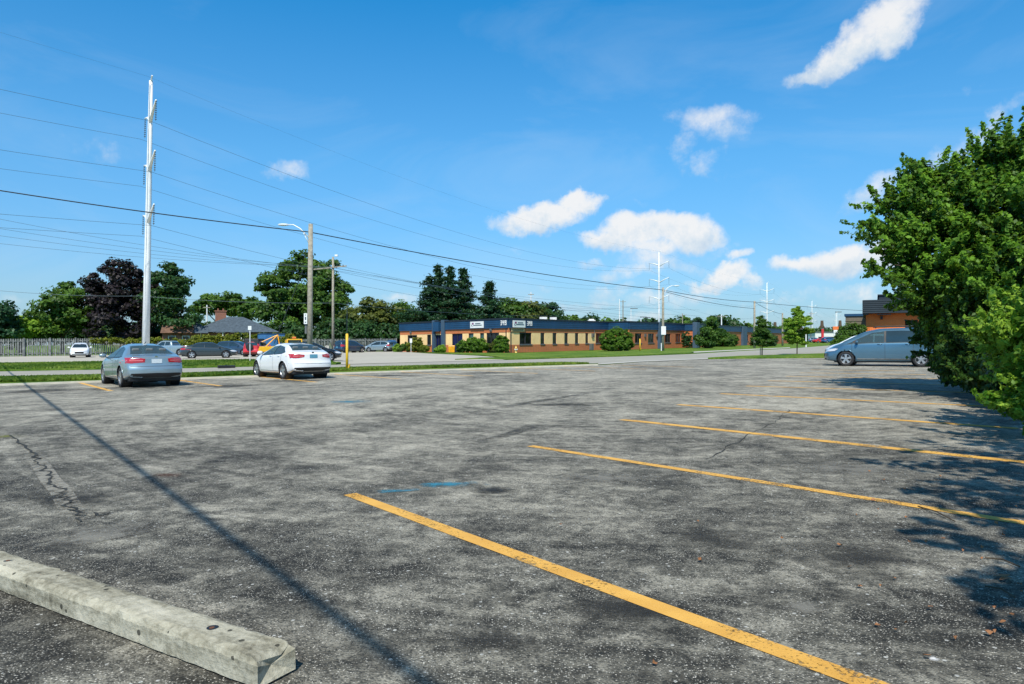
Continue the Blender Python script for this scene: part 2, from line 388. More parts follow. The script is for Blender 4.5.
raised('lawn',[(455,359.9),(480,359.2),(505,359.6),(570,357.8),(640,355.6),(690,353.8),(694,352.6),(680,350.5),(640,351.4),(600,352.4),(509,353.5),(440,353.2),(426,352.8),(452,354.4),(482,355.6),(497,357.0),(500,358.0),(480,358.2)],.07,M['grass'])
raised('grass_island',[(708,359.0),(740,358.9),(828,358.0),(880,357.2),(880,351),(862,351.6),(828,354.3),(790,355.6),(740,357.0)],.11,M['grass'])
sheet('apron',[G(598,364.6),G(640,361.8),G(708,359.0),G(708,358.4),G(640,361.0),G(598,363.6)],.01,M['sidewalk'])
sheet('footpath',[G(690,353.0),G(740,350.4),G(790,348.1),G(790,347.5),G(740,349.7),G(690,352.0)],.03,M['sidewalk'],.03)
# painted lines
def pline(a,b,w=.115,ext=0):
    A=Vector((a.x,a.y,0)); B=Vector((b.x,b.y,0)); d=(B-A).normalized(); B=B+d*ext; n=Vector((-d.y,d.x,0))*w/2
    k=12; L=[];Rr=[]
    for i in range(k+1):
        p=A.lerp(B,i/k); j=random.uniform(-.004,.004)
        L.append(p+n*(1+j*8)); Rr.append(p-n*(1-j*8))
    o=sheet('parking_line',L+Rr[::-1],.0105,M['line']); return o
for a,b,e in [((350,495),(864,684),2.6),((530,446.5),(1024,524),2.4),((622,420),(1024,463),1.0),((678,405),(1018,429),0),((720.5,394),(992,407),0),((746,386.3),(972,393),0),((768,381),(952,385),0),((786,376.5),(938,379.2),0),((800,373),(926,374.8),0),((811,370),(915,371.2),0)]:
    pline(G(*a),G(*b),.125 if a[1]>425 else .19,e)
q0=G(80,383); st=Vector((.845,.535,0))*3.15
ld=-bdir(-40)
for i in range(9):
    A=q0+st*i; A.z=0
    if i==0: pline(A,A+ld*5.9,.15)
    else: pline(A,A+ld*5.6,.15)
# small ground marks
def blob_sheet(name,c,rx,ry,rot,m,dz=.012,n=18):
    pts=[]
    for i in range(n):
        a=2*math.pi*i/n; k=1+.1*math.sin(3*a+rx*9)
        x,y=rx*k*math.cos(a),ry*k*math.sin(a); pts.append((c.x+x*math.cos(rot)-y*math.sin(rot),c.y+x*math.sin(rot)+y*math.cos(rot)))
    return sheet(name,pts,dz,m)
blob_sheet('tar_patch',G(491,491.5),.24,.2,0,M['stain'])
blob_sheet('blue_spray_mark',G(450,485.5),.42,.16,.15,M['bluespray'])
blob_sheet('blue_spray_mark',G(395,492),.35,.07,.3,M['bluespray'],.0135)
blob_sheet('blue_spray_mark',G(351,402),.62,.42,0,M['bluespray'])
blob_sheet('rust_streak',G(170,476),.42,.16,.35,M['rust'])
blob_sheet('paint_splash',G(932,661),.06,.05,0,M['whitespot'])
blob_sheet('pale_patch',G(95,535),1.0,.28,.75,M['palepatch'])
blob_sheet('pale_patch',G(805,610),.35,.16,.0,M['palepatch'])
blob_sheet('pale_patch',G(610,480),1.1,.5,.0,M['palepatch'])
blob_sheet('pale_patch',G(850,470),1.5,.6,.5,M['palepatch'])
blob_sheet('moss_patch',G(6,437),.5,.28,-.3,M['moss'])
for i,(px,py,rx,ry) in enumerate([(40,391,3,1.6),(145,388,2.6,1.6),(225,386,2.4,1.2),(300,381,2.6,1.5),(395,376,2.6,1.3),(480,373,3,1.3),(700,540,.7,.45),(640,610,.6,.3),(60,500,1.0,.5),(560,405,1.6,1.0),(860,560,.8,.5),(500,640,.5,.3)]):
    blob_sheet('oil_stain',G(px,py),rx,ry,random.uniform(-.4,.9),M['oil'],.0092+.0001*i,24)
for i,(pts,w) in enumerate([([(100,470),(160,468),(230,462),(275,452)],.12),([(330,438),(420,424),(520,404),(600,392),(640,380)],.14),([(440,455),(470,446),(520,432),(560,415)],.12),([(560,398),(640,402),(690,395),(700,384),(660,374)],.16),([(530,390),(600,396),(655,391),(672,383),(640,375)],.16)]):
    P3=[G(*q) for q in pts]; fine_=[]
    for a,b in zip(P3,P3[1:]): fine_+=[a.lerp(b,j/6) for j in range(6)]
    for _ in range(6): fine_=[fine_[0]]+[(fine_[j-1]+fine_[j]*2+fine_[j+1])/4 for j in range(1,len(fine_)-1)]+[fine_[-1]]
    L=[];Rr=[]
    for j,q in enumerate(fine_):
        t=fine_[min(j+1,len(fine_)-1)]-fine_[max(j-1,0)]; t.z=0; t.normalize(); n=Vector((-t.y,t.x,0))*w; L.append(q+n);Rr.append(q-n)
    sheet('tyre_scuff',L+Rr[::-1],.0105+.0002*i,M['tyre'])
# crack with ragged edges
def crack(pix,w):
    pts=[];
    for (a,b) in zip(pix,pix[1:]):
        A=G(*a);B=G(*b)
        for i in range(9): pts.append(A.lerp(B,i/9))
    L=[];Rr=[]; 
    for i,p in enumerate(pts):
        q=pts[min(i+1,len(pts)-1)]-pts[max(i-1,0)]; q.normalize(); n=Vector((-q.y,q.x,0)); j=n*random.uniform(-.05,.05)
        ww=w*random.uniform(.35,1.2); L.append(p+j+n*ww); Rr.append(p+j-n*ww)
    mb=MB()
    for i in range(len(L)-1):
        mb.add([Vector((v.x,v.y,Z(v.x)+.014)) for v in (L[i],L[i+1],Rr[i+1],Rr[i])],[(0,1,2,3)])
    tag(mb.build('pavement_crack',M['crackm']),kind='structure')
M['crackm']=mat('crack_fill',(.035,.036,.032),.95,0,.5,14)
def crack_edge(pix,w):
    pts=[G(*p) for p in pix]; L=[];Rr=[]
    for i,p in enumerate(pts):
        q=pts[min(i+1,len(pts)-1)]-pts[max(i-1,0)]; q.normalize(); n=Vector((-q.y,q.x,0)); L.append(p+n*w); Rr.append(p-n*w)
    sheet('crack_edge',L+Rr[::-1],.0125,M['paleedge'])
M['paleedge']=stainmat('pale_edge_mat',(.36,.34,.29),.45,.95,12,.6,1.2,3.2)
crack_edge([(26,446),(40,465),(50,480),(62,494),(72,512),(92,526),(60,545),(30,552)],.09)
crack([(10,436),(28,450),(40,465),(50,480),(62,494),(70,510),(88,524)],.018)
crack([(70,510),(105,516),(120,513)],.012)
crack([(790,410),(770,425),(740,441),(700,463)],.008)
# dry leaves and twigs on the asphalt
mb=MB()
for i in range(46):
    if i<10: c=G(*[(1000,579),(1005,583),(906,520),(698,524),(782,541),(700,563),(996,526),(655,668),(560,528),(878,512)][i])
    else:
        c=G(random.uniform(840,1022),random.uniform(470,670))
    s=random.uniform(.006,.014)*(2.6 if i<2 else 1); a=random.uniform(0,6.28); k=6
    vs=[]
    for j in range(k):
        q=a+j*2*math.pi/k; r=s*random.uniform(.6,1.3); vs.append((c.x+r*math.cos(q)*1.4,c.y+r*math.sin(q),c.z+.016+random.uniform(0,.02)))
    mb.add(vs,[tuple(range(k))])
tag(mb.build('leaf_litter',M['leafbrown']),'small dry brown leaves scattered on the asphalt under the trees','fallen leaves',kind='stuff')
mb=MB()
for a,b in [((918,508),(955,524)),((1015,600),(985,590)),((985,560),(1020,570))]:
    A=G(*a,.015);B=G(*b,.02); mb.tube([A,A.lerp(B,.5)+Vector((.02,.02,.01)),B],.005,5)
tag(mb.build('fallen_twigs',M['bark']),'thin fallen twigs lying on the shaded asphalt','twigs',kind='stuff')
# ------------------------------------------------------------------ foliage
def quads_mesh(name,cen,nrm,size,tint,m,parent=None,shape='leaf'):
    n=len(cen)
    up=RNG.normal(size=(n,3)); a=np.cross(nrm,up); a/=np.linalg.norm(a,axis=1)[:,None]+1e-9; b=np.cross(nrm,a)
    sz=size[:,None]
    if shape=='leaf': off=[(-1,0),(-.15,.62),(1,.0),(-.15,-.62)]
    else: off=[(-1,-.22),(-1,.22),(1,.12),(1,-.12)]
    V=np.empty((n,4,3))
    for i,(u,w) in enumerate(off): V[:,i]=cen+a*sz*u+b*sz*w+(nrm*sz*(.18 if i in(1,3) else 0))
    me=bpy.data.meshes.new(name); me.vertices.add(4*n); me.loops.add(4*n); me.polygons.add(n)
    me.vertices.foreach_set('co',V.reshape(-1).astype(np.float32)); me.loops.foreach_set('vertex_index',np.arange(4*n,dtype=np.int32))
    me.polygons.foreach_set('loop_start',np.arange(0,4*n,4,dtype=np.int32)); me.polygons.foreach_set('loop_total',np.full(n,4,dtype=np.int32))
    me.update(); at=me.attributes.new('tint','FLOAT','FACE'); at.data.foreach_set('value',np.clip(tint,0,1).astype(np.float32))
    me.materials.append(m); o=bpy.data.objects.new(name,me); COL.objects.link(o)
    if parent: o.parent=parent
    return o
def clump_points(blobs,n_clump,leaves,csize,lsize,flat=.6,inner=.25,jit=.5,rough=0):
    """blobs: list of (center, (rx,ry,rz)); clumps sit near blob surfaces, leaves on the clumps"""
    vol=np.array([b[1][0]*b[1][2] for b in blobs]); vol=vol/vol.sum()
    C=[];N=[];Sz=[];T=[]
    for (c,r),w in zip(blobs,vol):
        k=max(3,int(n_clump*w)); c=np.array(c); r=np.array(r)
        d=RNG.normal(size=(k,3)); d/=np.linalg.norm(d,axis=1)[:,None]
        rad=np.where(RNG.random(k)<inner,RNG.uniform(.2,.75,k),RNG.uniform(.78,1.08,k))
        if rough:
            rad=np.where((RNG.random(k)<.26)&(d[:,2]>-.35),RNG.uniform(1.05,1.45,k),rad*.95)
        cc=c+d*r*rad[:,None]
        for j in range(k):
            m=int(leaves*RNG.uniform(.5,1.5)); cs=csize*RNG.uniform(.55,1.5)
            if rad[j]>1.08: cs*=.8; m=int(m*.6)
            e=RNG.normal(size=(m,3)); e/=np.linalg.norm(e,axis=1)[:,None]
            rr=RNG.random(m)**.45
            p=cc[j]+e*rr[:,None]*cs*np.array([1.15,1.15,flat])
            tipb=0
            if rough:
                ax=d[j]*.8+np.array([0,0,.55])+RNG.normal(size=3)*.3; ax/=np.linalg.norm(ax); ln=cs*RNG.uniform(1.6,3.2); tt=RNG.random(m)
                # leaf whorls along a short shoot, fuller in the middle and pointed at the tip
                wd=cs*.62*np.sin(np.pi*np.clip(tt*.85+.12,0,1))[:,None]; tt=np.round(tt*6)/6+RNG.normal(size=m)*.035
                p=cc[j]+ax*(tt[:,None]-.35)*ln+e*rr[:,None]*wd*np.array([1,1,.8]); tipb=.30*(tt-.45)
            nn=e*.6+RNG.normal(size=(m,3))*jit+d[j]*.35+np.array([0,0,.45]); nn/=np.linalg.norm(nn,axis=1)[:,None]
            C.append(p);N.append(nn);Sz.append(lsize*RNG.uniform(.6,1.4,m)); T.append(np.full(m,RNG.uniform(.0,.62) if rough else RNG.uniform(.15,.7))+RNG.normal(size=m)*.15+e[:,2]*.2+(.28 if rough else .12)*(rad[j]-.6)+tipb)  # crown shading painted into tint: upper, outer and tip leaves lighter, inner darker
    return np.concatenate(C),np.concatenate(N),np.concatenate(Sz),np.concatenate(T)
def limbs(mb,base,blobs,r0,height):
    top=Vector(base)+Vector((0,0,height))
    mb.tube([Vector(base)-Vector((0,0,.1)),Vector(base)+Vector((.02,0,height*.5)),top],[r0*1.25,r0,r0*.7],10)
    for c,r in blobs:
        c=Vector(c); mid=top.lerp(c,.5)+Vector((random.uniform(-.1,.1)*r[0],random.uniform(-.1,.1)*r[0],-.12*r[2]))
        mb.tube([top-Vector((0,0,height*.2)),mid,c],[r0*.5,r0*.28,r0*.08],6)
        for _ in range(4):
            e=c+Vector((random.uniform(-.7,.7)*r[0],random.uniform(-.7,.7)*r[1],random.uniform(-.4,.7)*r[2]))
            mb.tube([mid.lerp(c,.6),e],[r0*.14,r0*.04],5)
def tree(name,label,cat,base,blobs,leaf,n_clump,leaves,csize,lsize,r0,th,flat=.6,group=None,inner=.25,trunk=True,rough=0):
    root=empty(name,base,label=label,cat=cat,group=group); b=Vector(base)
    rel=[(tuple(Vector(c)-b),r) for c,r in blobs]
    c,n,s,t=clump_points(rel,n_clump,leaves,csize,lsize,flat,inner,rough=rough)
    keep=c[:,2]>0.05
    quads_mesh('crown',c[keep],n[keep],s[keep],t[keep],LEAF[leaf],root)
    if trunk:
        mb=MB(); limbs(mb,(0,0,0),rel,r0,th); mb.build('trunk',M['bark'],root,smooth=True)
    return root
def PB(px,py,y,rpx,asp=1.0,deep=1.0):
    """blob centred at the world point seen at px,py at depth y, radius given at that depth"""
    r=rpx*y/F; return ((px-512)/F*y,y,hz(py,y)),(r,r*deep,r*asp)
def ftree(name,label,px,y,blobs,leaf,n=70,lv=90,cs=None,ls=None,group=None,flat=.65,cat='tree',**k):
    sc=y/110.0
    return tree(name,label,cat,P(px,y),[PB(*b) for b in blobs],leaf,n,lv,cs or 1.0*sc,ls or .26*sc,.3*sc,3.2*sc,flat,group,**k)
gA='trees behind the far fence'
ftree('broadleaf_tree','broad mid green tree behind the plank fence left of the purple tree',62,108,[(62,306,108,22,.9),(50,318,106,22,.8),(78,318,108,18,.9),(60,293,110,14,.9),(72,290,110,10)],'green',110,110,group=gA)
ftree('light_green_tree','pale lime tree low above the fence at the far left',20,104,[(22,328,104,12,.8),(38,326,105,11,.8),(10,335,104,8,.7)],'lime',50,80,group=gA)
ftree('conifer_tree','dark conifer at the left edge above the plank fence',0,100,[(-2,322,100,13,1.5),(4,312,100,8,1.4),(-10,328,100,14,1.0),(8,332,100,11,.7)],'pine',70,100,group=gA)
ftree('purple_maple','large dark purple leaved maple behind the white steel pole',122,112,[(118,290,112,28,.9),(105,308,110,24,1.0),(138,308,112,24,1.0),(124,275,112,17,.9),(100,285,113,13),(120,325,110,30,.6),(142,284,113,13)],'purple',170,130,group=gA)
ftree('broadleaf_tree','dark green tall tree just right of the white steel pole',172,112,[(168,285,112,16,1.2),(160,305,111,16,1.1),(181,290,112,11,1.2),(170,300,111,12,1.2),(176,315,110,18,.9),(168,272,113,8,1.1)],'dark',110,110,group=gA)
ftree('broadleaf_tree','low green tree behind the grey roofed house',228,150,[(215,304,150,16,.6),(235,303,150,16,.6),(250,308,148,14,.7),(200,306,150,8,.8)],'green',70,90,group=gA)
ftree('broadleaf_tree','very large rounded green tree behind the wooden street light pole',303,138,[(300,290,138,34,.95),(278,300,136,22,1.1),(325,300,137,26,1.0),(297,262,138,17,.8),(318,268,138,18,.8),(268,285,138,12),(342,292,138,11),(300,320,136,42,.45)],'green',260,120,group=gA)
ftree('olive_tree','olive brown leafy tree above the fence beside the crossarm pole',372,124,[(368,318,124,18,1.0),(352,322,122,13,1.1),(386,322,124,15,1.0),(378,308,126,10)],'olive',110,110,group=gA)
ftree('olive_tree','low dense dark green tree over the parked blue suv',350,118,[(345,332,118,14,.8),(365,334,118,14,.7),(390,334,118,12,.7),(335,325,118,8)],'dark',80,100,group=gA)
ftree('broadleaf_tree','small green tree rising at the left end of the cream building',400,130,[(402,314,130,12,.9),(412,326,128,14,.8),(395,325,128,10,.9)],'green',60,100,group=gA)
ftree('understorey','dense dark undergrowth belt behind the plank fence',110,118,[(x,336+random.uniform(-3,1),122+random.uniform(-3,3),11,.8) for x in range(0,215,9)],'dark',330,80,group=gA,cat='undergrowth',trunk=False)
ftree('understorey','dense green undergrowth belt between the house and the office building',330,128,[(x,336+random.uniform(-4,2),130+random.uniform(-3,3),11,.9) for x in range(262,412,9)],'dark',260,80,group=gA,cat='undergrowth',trunk=False)
# conifers behind the building, built in tiers
def pine(label,px,ytop,y,wpx,base_y=345,group='conifers behind the cream building'):
    root=empty('pine_tree',P(px,y),label=label,cat='pine tree',group=group); s=y/F
    H=hz(ytop,y)-Z(P(px,y).x); Wd=wpx*s
    C=[];N=[];Sz=[];T=[]; mb=MB(); mb.tube([(0,0,-.1),(0,0,H*.97)],[.3,.04],8)
    z=H*.18
    while z<H:
        f=(z/H); rad=Wd*2.1*(1.0-f)**.85*RNG.uniform(.55,1.15); k=max(4,int(8*(1-f)+4))
        for j in range(k):
            a=RNG.uniform(0,6.283); L=rad*RNG.uniform(.35,1.2)
            tip=np.array([math.cos(a)*L,math.sin(a)*L,z+L*.22-.1]); m=int(150*max(.35,L/ (Wd+.01)))+12
            tt=RNG.random(m)**.7
            p=np.array([0,0,z])+(tip-np.array([0,0,z]))*tt[:,None]+RNG.normal(size=(m,3))*np.array([.34,.34,.17])
            nn=RNG.normal(size=(m,3))*.5+np.array([math.cos(a)*.3,math.sin(a)*.3,.7]); nn/=np.linalg.norm(nn,axis=1)[:,None]
            C.append(p);N.append(nn);Sz.append(RNG.uniform(.12,.26,m));T.append(np.full(m,RNG.uniform(.1,.65))+RNG.normal(size=m)*.15)
            mb.tube([(0,0,z),tuple(tip*.9)],[.06,.015],4,False)
        z+=H*.042*RNG.uniform(.8,1.25)
    for z in (H*.99,H*.96): C.append(np.array([[0,0,z]])+RNG.normal(size=(14,3))*np.array([.15,.15,.3])); N.append(np.tile([0.,.3,.9],(14,1))); Sz.append(np.full(14,.22)); T.append(np.full(14,.4))
    quads_mesh('crown',np.concatenate(C),np.concatenate(N),np.concatenate(Sz),np.concatenate(T),LEAF['pine'],root)
    mb.build('trunk',M['bark'],root)
    return root
pine('broadest dark pine of the clump at its left side',430,276,118,22)
pine('tallest dark pine in the middle of the clump',438,266,122,17)
pine('slim dark pine second from the right in the clump',450,267,120,15)
pine('dark pine on the right side of the pine clump',463,270,124,17)
pine('separate shorter dark pine standing right of the pine clump',489,283,118,20)
ftree('broadleaf_tree','green tree filling the gap between the pine clump and the lone pine',470,128,[(470,318,128,14,.7),(450,322,126,14,.6),(482,320,126,12,.7)],'green',60,100)
ftree('broadleaf_tree','mid green tree above the roof corner right of the lone pine',512,130,[(508,312,130,12,.9),(518,314,130,9,.9)],'green',55,100)
ftree('broadleaf_tree','yellowish green tree above the roof right of the corner',530,132,[(530,315,132,13,.8),(522,318,130,8,.7)],'olive',50,100)
ftree('broadleaf_tree','dark green tree above the roof behind the short far pole',547,136,[(546,315,136,11,1.0),(552,320,135,9,.7)],'dark',45,100)
def far_tree(px,py,w,h,y,leaf,label):
    return ftree('distant_tree',label,px,y,[(px,py+h*.55,y,w,h/w*.55),(px-w*.6,py+h*.8,y,w*.5,.8),(px+w*.6,py+h*.8,y,w*.5,.8)],leaf,34,60,cs=.0075*y,ls=.0028*y,group='distant trees behind the long building')
for a in [(572,317,14,12,210,'green','distant green tree just past the end of the nearer tree row'),
 (590,316,11,13,220,'dark','distant dark tree over the roof left of the roof step'),
 (603,321,10,8,230,'green','distant low green tree at the roof step'),
 (618,322,8,6,240,'dark','distant small dark tree right of the roof step'),
 (650,320,10,8,250,'dark','distant dark tree behind the tall white tower base'),
 (668,321,8,10,240,'dark','distant dark tree right of the tower base'),
 (684,319,8,12,235,'green','distant green tree beside the far wooden pole'),
 (700,319,12,14,230,'dark','distant dark tree left of the young roadside tree'),
 (718,318,10,14,240,'dark','distant dark tree rising over the young roadside tree'),
 (733,321,11,12,250,'dark','distant dark tree over the far roof'),
 (746,325,9,9,250,'green','distant pale tree over the far roof by the thin pole'),
 (775,325,14,10,300,'green','distant green tree between the two saplings'),
 (800,331,14,8,420,'dark','distant dark tree left of the red pylon sign'),
 (822,330,12,8,450,'dark','distant dark tree behind the red pylon sign'),
 (840,331,12,8,440,'dark','distant dark tree behind the orange pylon sign')]: far_tree(*a)
# hedge over the fence (yellow-green)
def shrub(name,label,px,y,blobs,leaf,n,lv,cs,ls,group=None,cat='shrub',inner=.2):
    return tree(name,label,cat,P(px,y),[PB(*b) for b in blobs],leaf,n,lv,cs,ls,.06*y/90,.4,.8,group,inner)
shrub('hedge','yellow green hedge showing above the fence in front of the grey roofed house',240,88,[(x,339+random.uniform(-1.2,1),88,5,.8) for x in range(196,300,7)]+[(x,345,88,6,.8) for x in range(180,300,8)],'yellowhedge',260,55,.38,.15,cat='hedge')
shrub('hedge','low green hedge strip just above the plank fence top behind the sedan',140,89,[(x,341,89,3.5,.8) for x in range(92,182,5)],'yellowhedge',120,40,.25,.12,cat='hedge')
# ------------------------------------------------------------------ fence
F0=P(-60,81); F1=P(100,89.5); F2=P(396,109)
root=empty('plank_fence',F0,label='long weathered grey board fence along the far parking lot',cat='fence'); 
mb=MB(); ps=MB(); rl=MB()
def fseg(A,B,h,w=.15):
    d=(B-A); L=d.length; d.normalize(); n=int(L/.24); ang=math.atan2(d.y,d.x); rot=Matrix.Rotation(ang,3,'Z')
    nn=Vector((d.y,-d.x,0))
    for i in range(n):
        p=A+d*(i*L/n); k=.06 if i%2 else -.06
        hh=h*(1+random.uniform(-.008,.008)); c=Vector((p.x,p.y,Z(p.x)+hh/2))-F0+nn*k
        mb.box(c,(w,.025,hh),rot)
    k=int(L/2.4)
    for i in range(k+1):
        ps=MB(); p=A+d*(i*L/k); ps.box(Vector((p.x,p.y,Z(p.x)+h/2+.06))-F0+nn*.12,(.16,.16,h+.12),rot); ps.build('post',M['fence'],root)
    for hgt in (.35,h-.3):
        a=A-F0; b=B-F0; a.z=Z(A.x)-F0.z+hgt; b.z=Z(B.x)-F0.z+hgt; rl.tube([a,b],.05,4)
fseg(F0,F1,2.2); fseg(F1,F2,1.95)
mb.build('boards',M['fence'],root); rl.build('rails',M['fence'],root)
# ------------------------------------------------------------------ long office building
def wallpx(A,B,px):
    k=(px-512)/F; dx=B.x-A.x; dy=B.y-A.y
    t=(k*A.y-A.x)/(dx-k*dy); return A+(B-A)*t
W0=Vector((-16.0,97.7,0)); W1=Vector((-.4,81,0)); W2=Vector((14.2,101,0)); W3=Vector((16.95,99,0)); W4=Vector((29.7,117.9,0)); W5=Vector((31.6,116.8,0)); W6=Vector((38.5,129.5,0)); W7=Vector((88,214,0))
off=empty('office_building',(0,81,0),label='long single storey brick office building with navy fascia band and number 349',cat='building')
def ob(mb,name,m,parent=off,**k):
    mb.v=[(x,y-81,z) for x,y,z in mb.v] if parent is off or parent.parent is off else mb.v
    return mb.build(name,m,parent,**k)
def opening(A,B,px0,px1,z0,z1,kind='winglass',sill=True,name='window',mull=0):
    a=wallpx(A,B,px0); b=wallpx(A,B,px1)
    g=MB(); g.wallbox(a,b,z0,z1,.03,-.14); w=ob(g,name,M[kind])
    f=MB(); d=(b-a).normalized(); t=.07
    f.wallbox(a,a+d*t,z0,z1,.1,-.05); f.wallbox(b-d*t,b,z0,z1,.1,-.05); f.wallbox(a+d*t,b-d*t,z1-t,z1,.1,-.05); f.wallbox(a+d*t,b-d*t,z0,z0+t,.1,-.05)
    for i in range(mull):
        c=a.lerp(b,(i+1)/(mull+1)); f.wallbox(c-d*t/2,c+d*t/2,z0+t,z1-t,.1,-.05)
    ob(f,'frame',M['frame'],w)
    if sill:
        s=MB(); s.wallbox(a-d*.08,b+d*.08,z0-.14,z0-.003,.3,.09); ob(s,'sill',M['sillm'],w)
    return a,b
def wing(A,B,ops,upper,H=4.15,name='wall'):
    """ops: list of (px0,px1,kind,z0,z1,mull)"""
    L=B-A
    hi=MB(); ups=[]; los=[]
    class _U:
        def wallbox(self,*a):
            if (Vector(a[0])-Vector(a[1])).length>.05: m=MB(); m.wallbox(*a); ups.append(m)
    up=_U()
    class _V:
        def wallbox(self,*a):
            m=MB(); m.wallbox(*a); los.append(m)
    lo=_V()
    opn=sorted(ops,key=lambda o:(wallpx(A,B,o[0])-A).length)
    cur=A
    for o in opn:
        a=wallpx(A,B,o[0]); b=wallpx(A,B,o[1])
        up.wallbox(cur,a,.95,2.42,.25)
        if o[3]<.5:
            lo.wallbox(cur if True else cur,a,0,.95,.25,.02)
        else: lo.wallbox(cur,b,0,.95,.25,.02)
        if o[4]<2.38: up.wallbox(a,b,o[4],2.42,.25)
        if o[3]>1.0: up.wallbox(a,b,.95,o[3],.25)
        cur=b
        opening(A,B,o[0],o[1],o[3],o[4],o[2],o[3]>.5,'door' if o[3]<.5 else 'window',o[5])
    up.wallbox(cur,B,.95,2.42,.25); lo.wallbox(cur,B,0,.95,.25,.02)
    hi.wallbox(A,B,2.42,2.95,.25,.02)
        
    for m in los: ob(m,'brick_plinth',M['brick'])
    for m in ups: ob(m,'wall_panel',M[upper])
    ob(hi,'brick_band',M['brick'])
    fa=MB(); d=L.normalized(); 
    fa.wallbox(A,B,2.95,3.98,.4,.16)
    for z in (3.2,3.45,3.7): fa.wallbox(A,B,z,z+.035,.4,.185)
    ob(fa,'fascia',M['fascia']); c=MB(); c.wallbox(A-d*.1,B+d*.1,3.98,H,.5,.24); ob(c,'roof_cap',M['fascia_dark'])
    bk=MB(); bk.wallbox(A,B,0,2.9,.1,-.35); ob(bk,'inner_wall',M['frame'])
wing(W0,W1,[(407.5,417,'winglass',1.0,2.35,1),(427,431,'winglass',.98,2.35,0),(435.5,441,'bluedoor',.05,2.3,1),(452,462.5,'bluedoor',.05,2.4,1),(468.5,473.5,'greenglass',1.1,2.4,0),(480,484,'greenglass',1.3,2.4,0),(486.5,499,'winglass',.05,2.38,2)],'cream')
wing(W1,W2,[(519.6,531.6,'winglass',1.0,2.4,1),(540.5,544.5,'winglass',1.0,2.38,0),(552.6,556.5,'winglass',1.0,2.38,0),(564.4,568,'winglass',1.0,2.38,0),(575,578.4,'winglass',1.0,2.38,0),(585.4,588.3,'winglass',1.0,2.38,0),(595.7,602.3,'winglass',1.0,2.4,1)],'cream')
wing(W2,W3,[],'brick')
wing(W3,W4,[(635,641.5,'winglass',.95,2.35,1),(648,654,'winglass',.95,2.35,1),(665,670.6,'winglass',.95,2.35,1),(675.4,680.4,'winglass',.95,2.35,1)],'brick')
wing(W4,W5,[],'brick')
wing(W5,W6,[(696,700,'winglass',1,2.35,0)],'cream')
wing(W6,W7,[(734,736.5,'winglass',.95,2.35,0),(746.5,748.5,'winglass',.95,2.35,0),(752,753.6,'winglass',.95,2.35,0),(760,762,'winglass',.95,2.35,0),(768,769.5,'winglass',.95,2.35,0)],'brick')
# flat roof sheet
rf=MB(); pts=[W0,W1,W2,W3,W4,W5,W6,W7,Vector((60,235,0)),Vector((8,135,0)),Vector((-3,118,0))]
rf.add([(p.x,p.y,3.9+Z(p.x)) for p in pts],[tuple(range(len(pts)))]); ob(rf,'roof',M['fascia_dark'])
bw=MB(); 
for a,b in zip(pts[7:]+[pts[0]],(pts[8:]+[pts[0]])): 
    if (a-b).length>1: bw.wallbox(a,b,0,4.05,.2)
ob(bw,'rear_wall',M['brick'])
def pier(A,B,px0,px1,h=4.2,o=.5):
    a=wallpx(A,B,px0); b=wallpx(A,B,px1); m=MB(); m.wallbox(a,b,0,h,.7,o); ob(m,'pier',M['pierblue'])
pier(W0,W1,433.4,435.8,4.25,.25); pier(W0,W1,442.4,445.8,4.25,.25)
m_=MB(); a=wallpx(W0,W1,435.3); b=wallpx(W0,W1,441.1); m_.wallbox(a,b,2.75,4.0,.3,.45); ob(m_,'canopy',M['fascia'])
pier(W3,W4,657.4,660.4); pier(W5,W6,692,695,4.3,.8); pier(W6,W7,741,745)
# wall lamps, vents and meter boxes
for A,B,px,z,s,nm,mm in [(W0,W1,411.3,2.72,.3,'wall_lamp','meterbox'),(W0,W1,491.5,2.75,.34,'wall_lamp','meterbox'),(W1,W2,592.3,2.1,.55,'air_conditioner','meterbox'),(W3,W4,644.7,2.1,.45,'wall_vent','meterbox'),(W3,W4,656.4,2.1,.42,'wall_vent','meterbox'),(W3,W4,683,2.1,.45,'wall_vent','meterbox')]:
    c=wallpx(A,B,px); d=(B-A).normalized(); m=MB(); m.wallbox(c-d*s/2,c+d*s/2,z-s/2,z+s/2,.2,.2); m.wallbox(c-d*s*.35,c+d*s*.35,z-s*.1,z+s*.1,.3,.24); ob(m,nm,M[mm])
c=wallpx(W1,W2,590); d=(W2-W1).normalized(); m=MB(); m.wallbox(c-d*.3,c+d*.3,.05,.95,.4,.45); ob(m,'meter_cabinet',M['meterbox'])
m=MB(); c=wallpx(W1,W2,594.3); m.tube([(c.x,c.y-.15,2.2),(c.x,c.y-.15,4.3)],.04,6); ob(m,'conduit',M['meterbox'])
# rooftop unit
m=MB(); m.box((4.2,92,4.35),(1.0,1.2,.55)); m.box((5.6,93,4.35),(.9,1.0,.55)); m.box((4.9,92.6,4.2),(2.4,.3,.2)); ob(m,'rooftop_unit',M['whitewall'])
m=MB(); m.box((-.5+13.5,112,4.5),(1.2,1.2,.7)); m.box((13,112,4.9),(.8,.8,.2)); ob(m,'rooftop_unit',M['whitewall'])
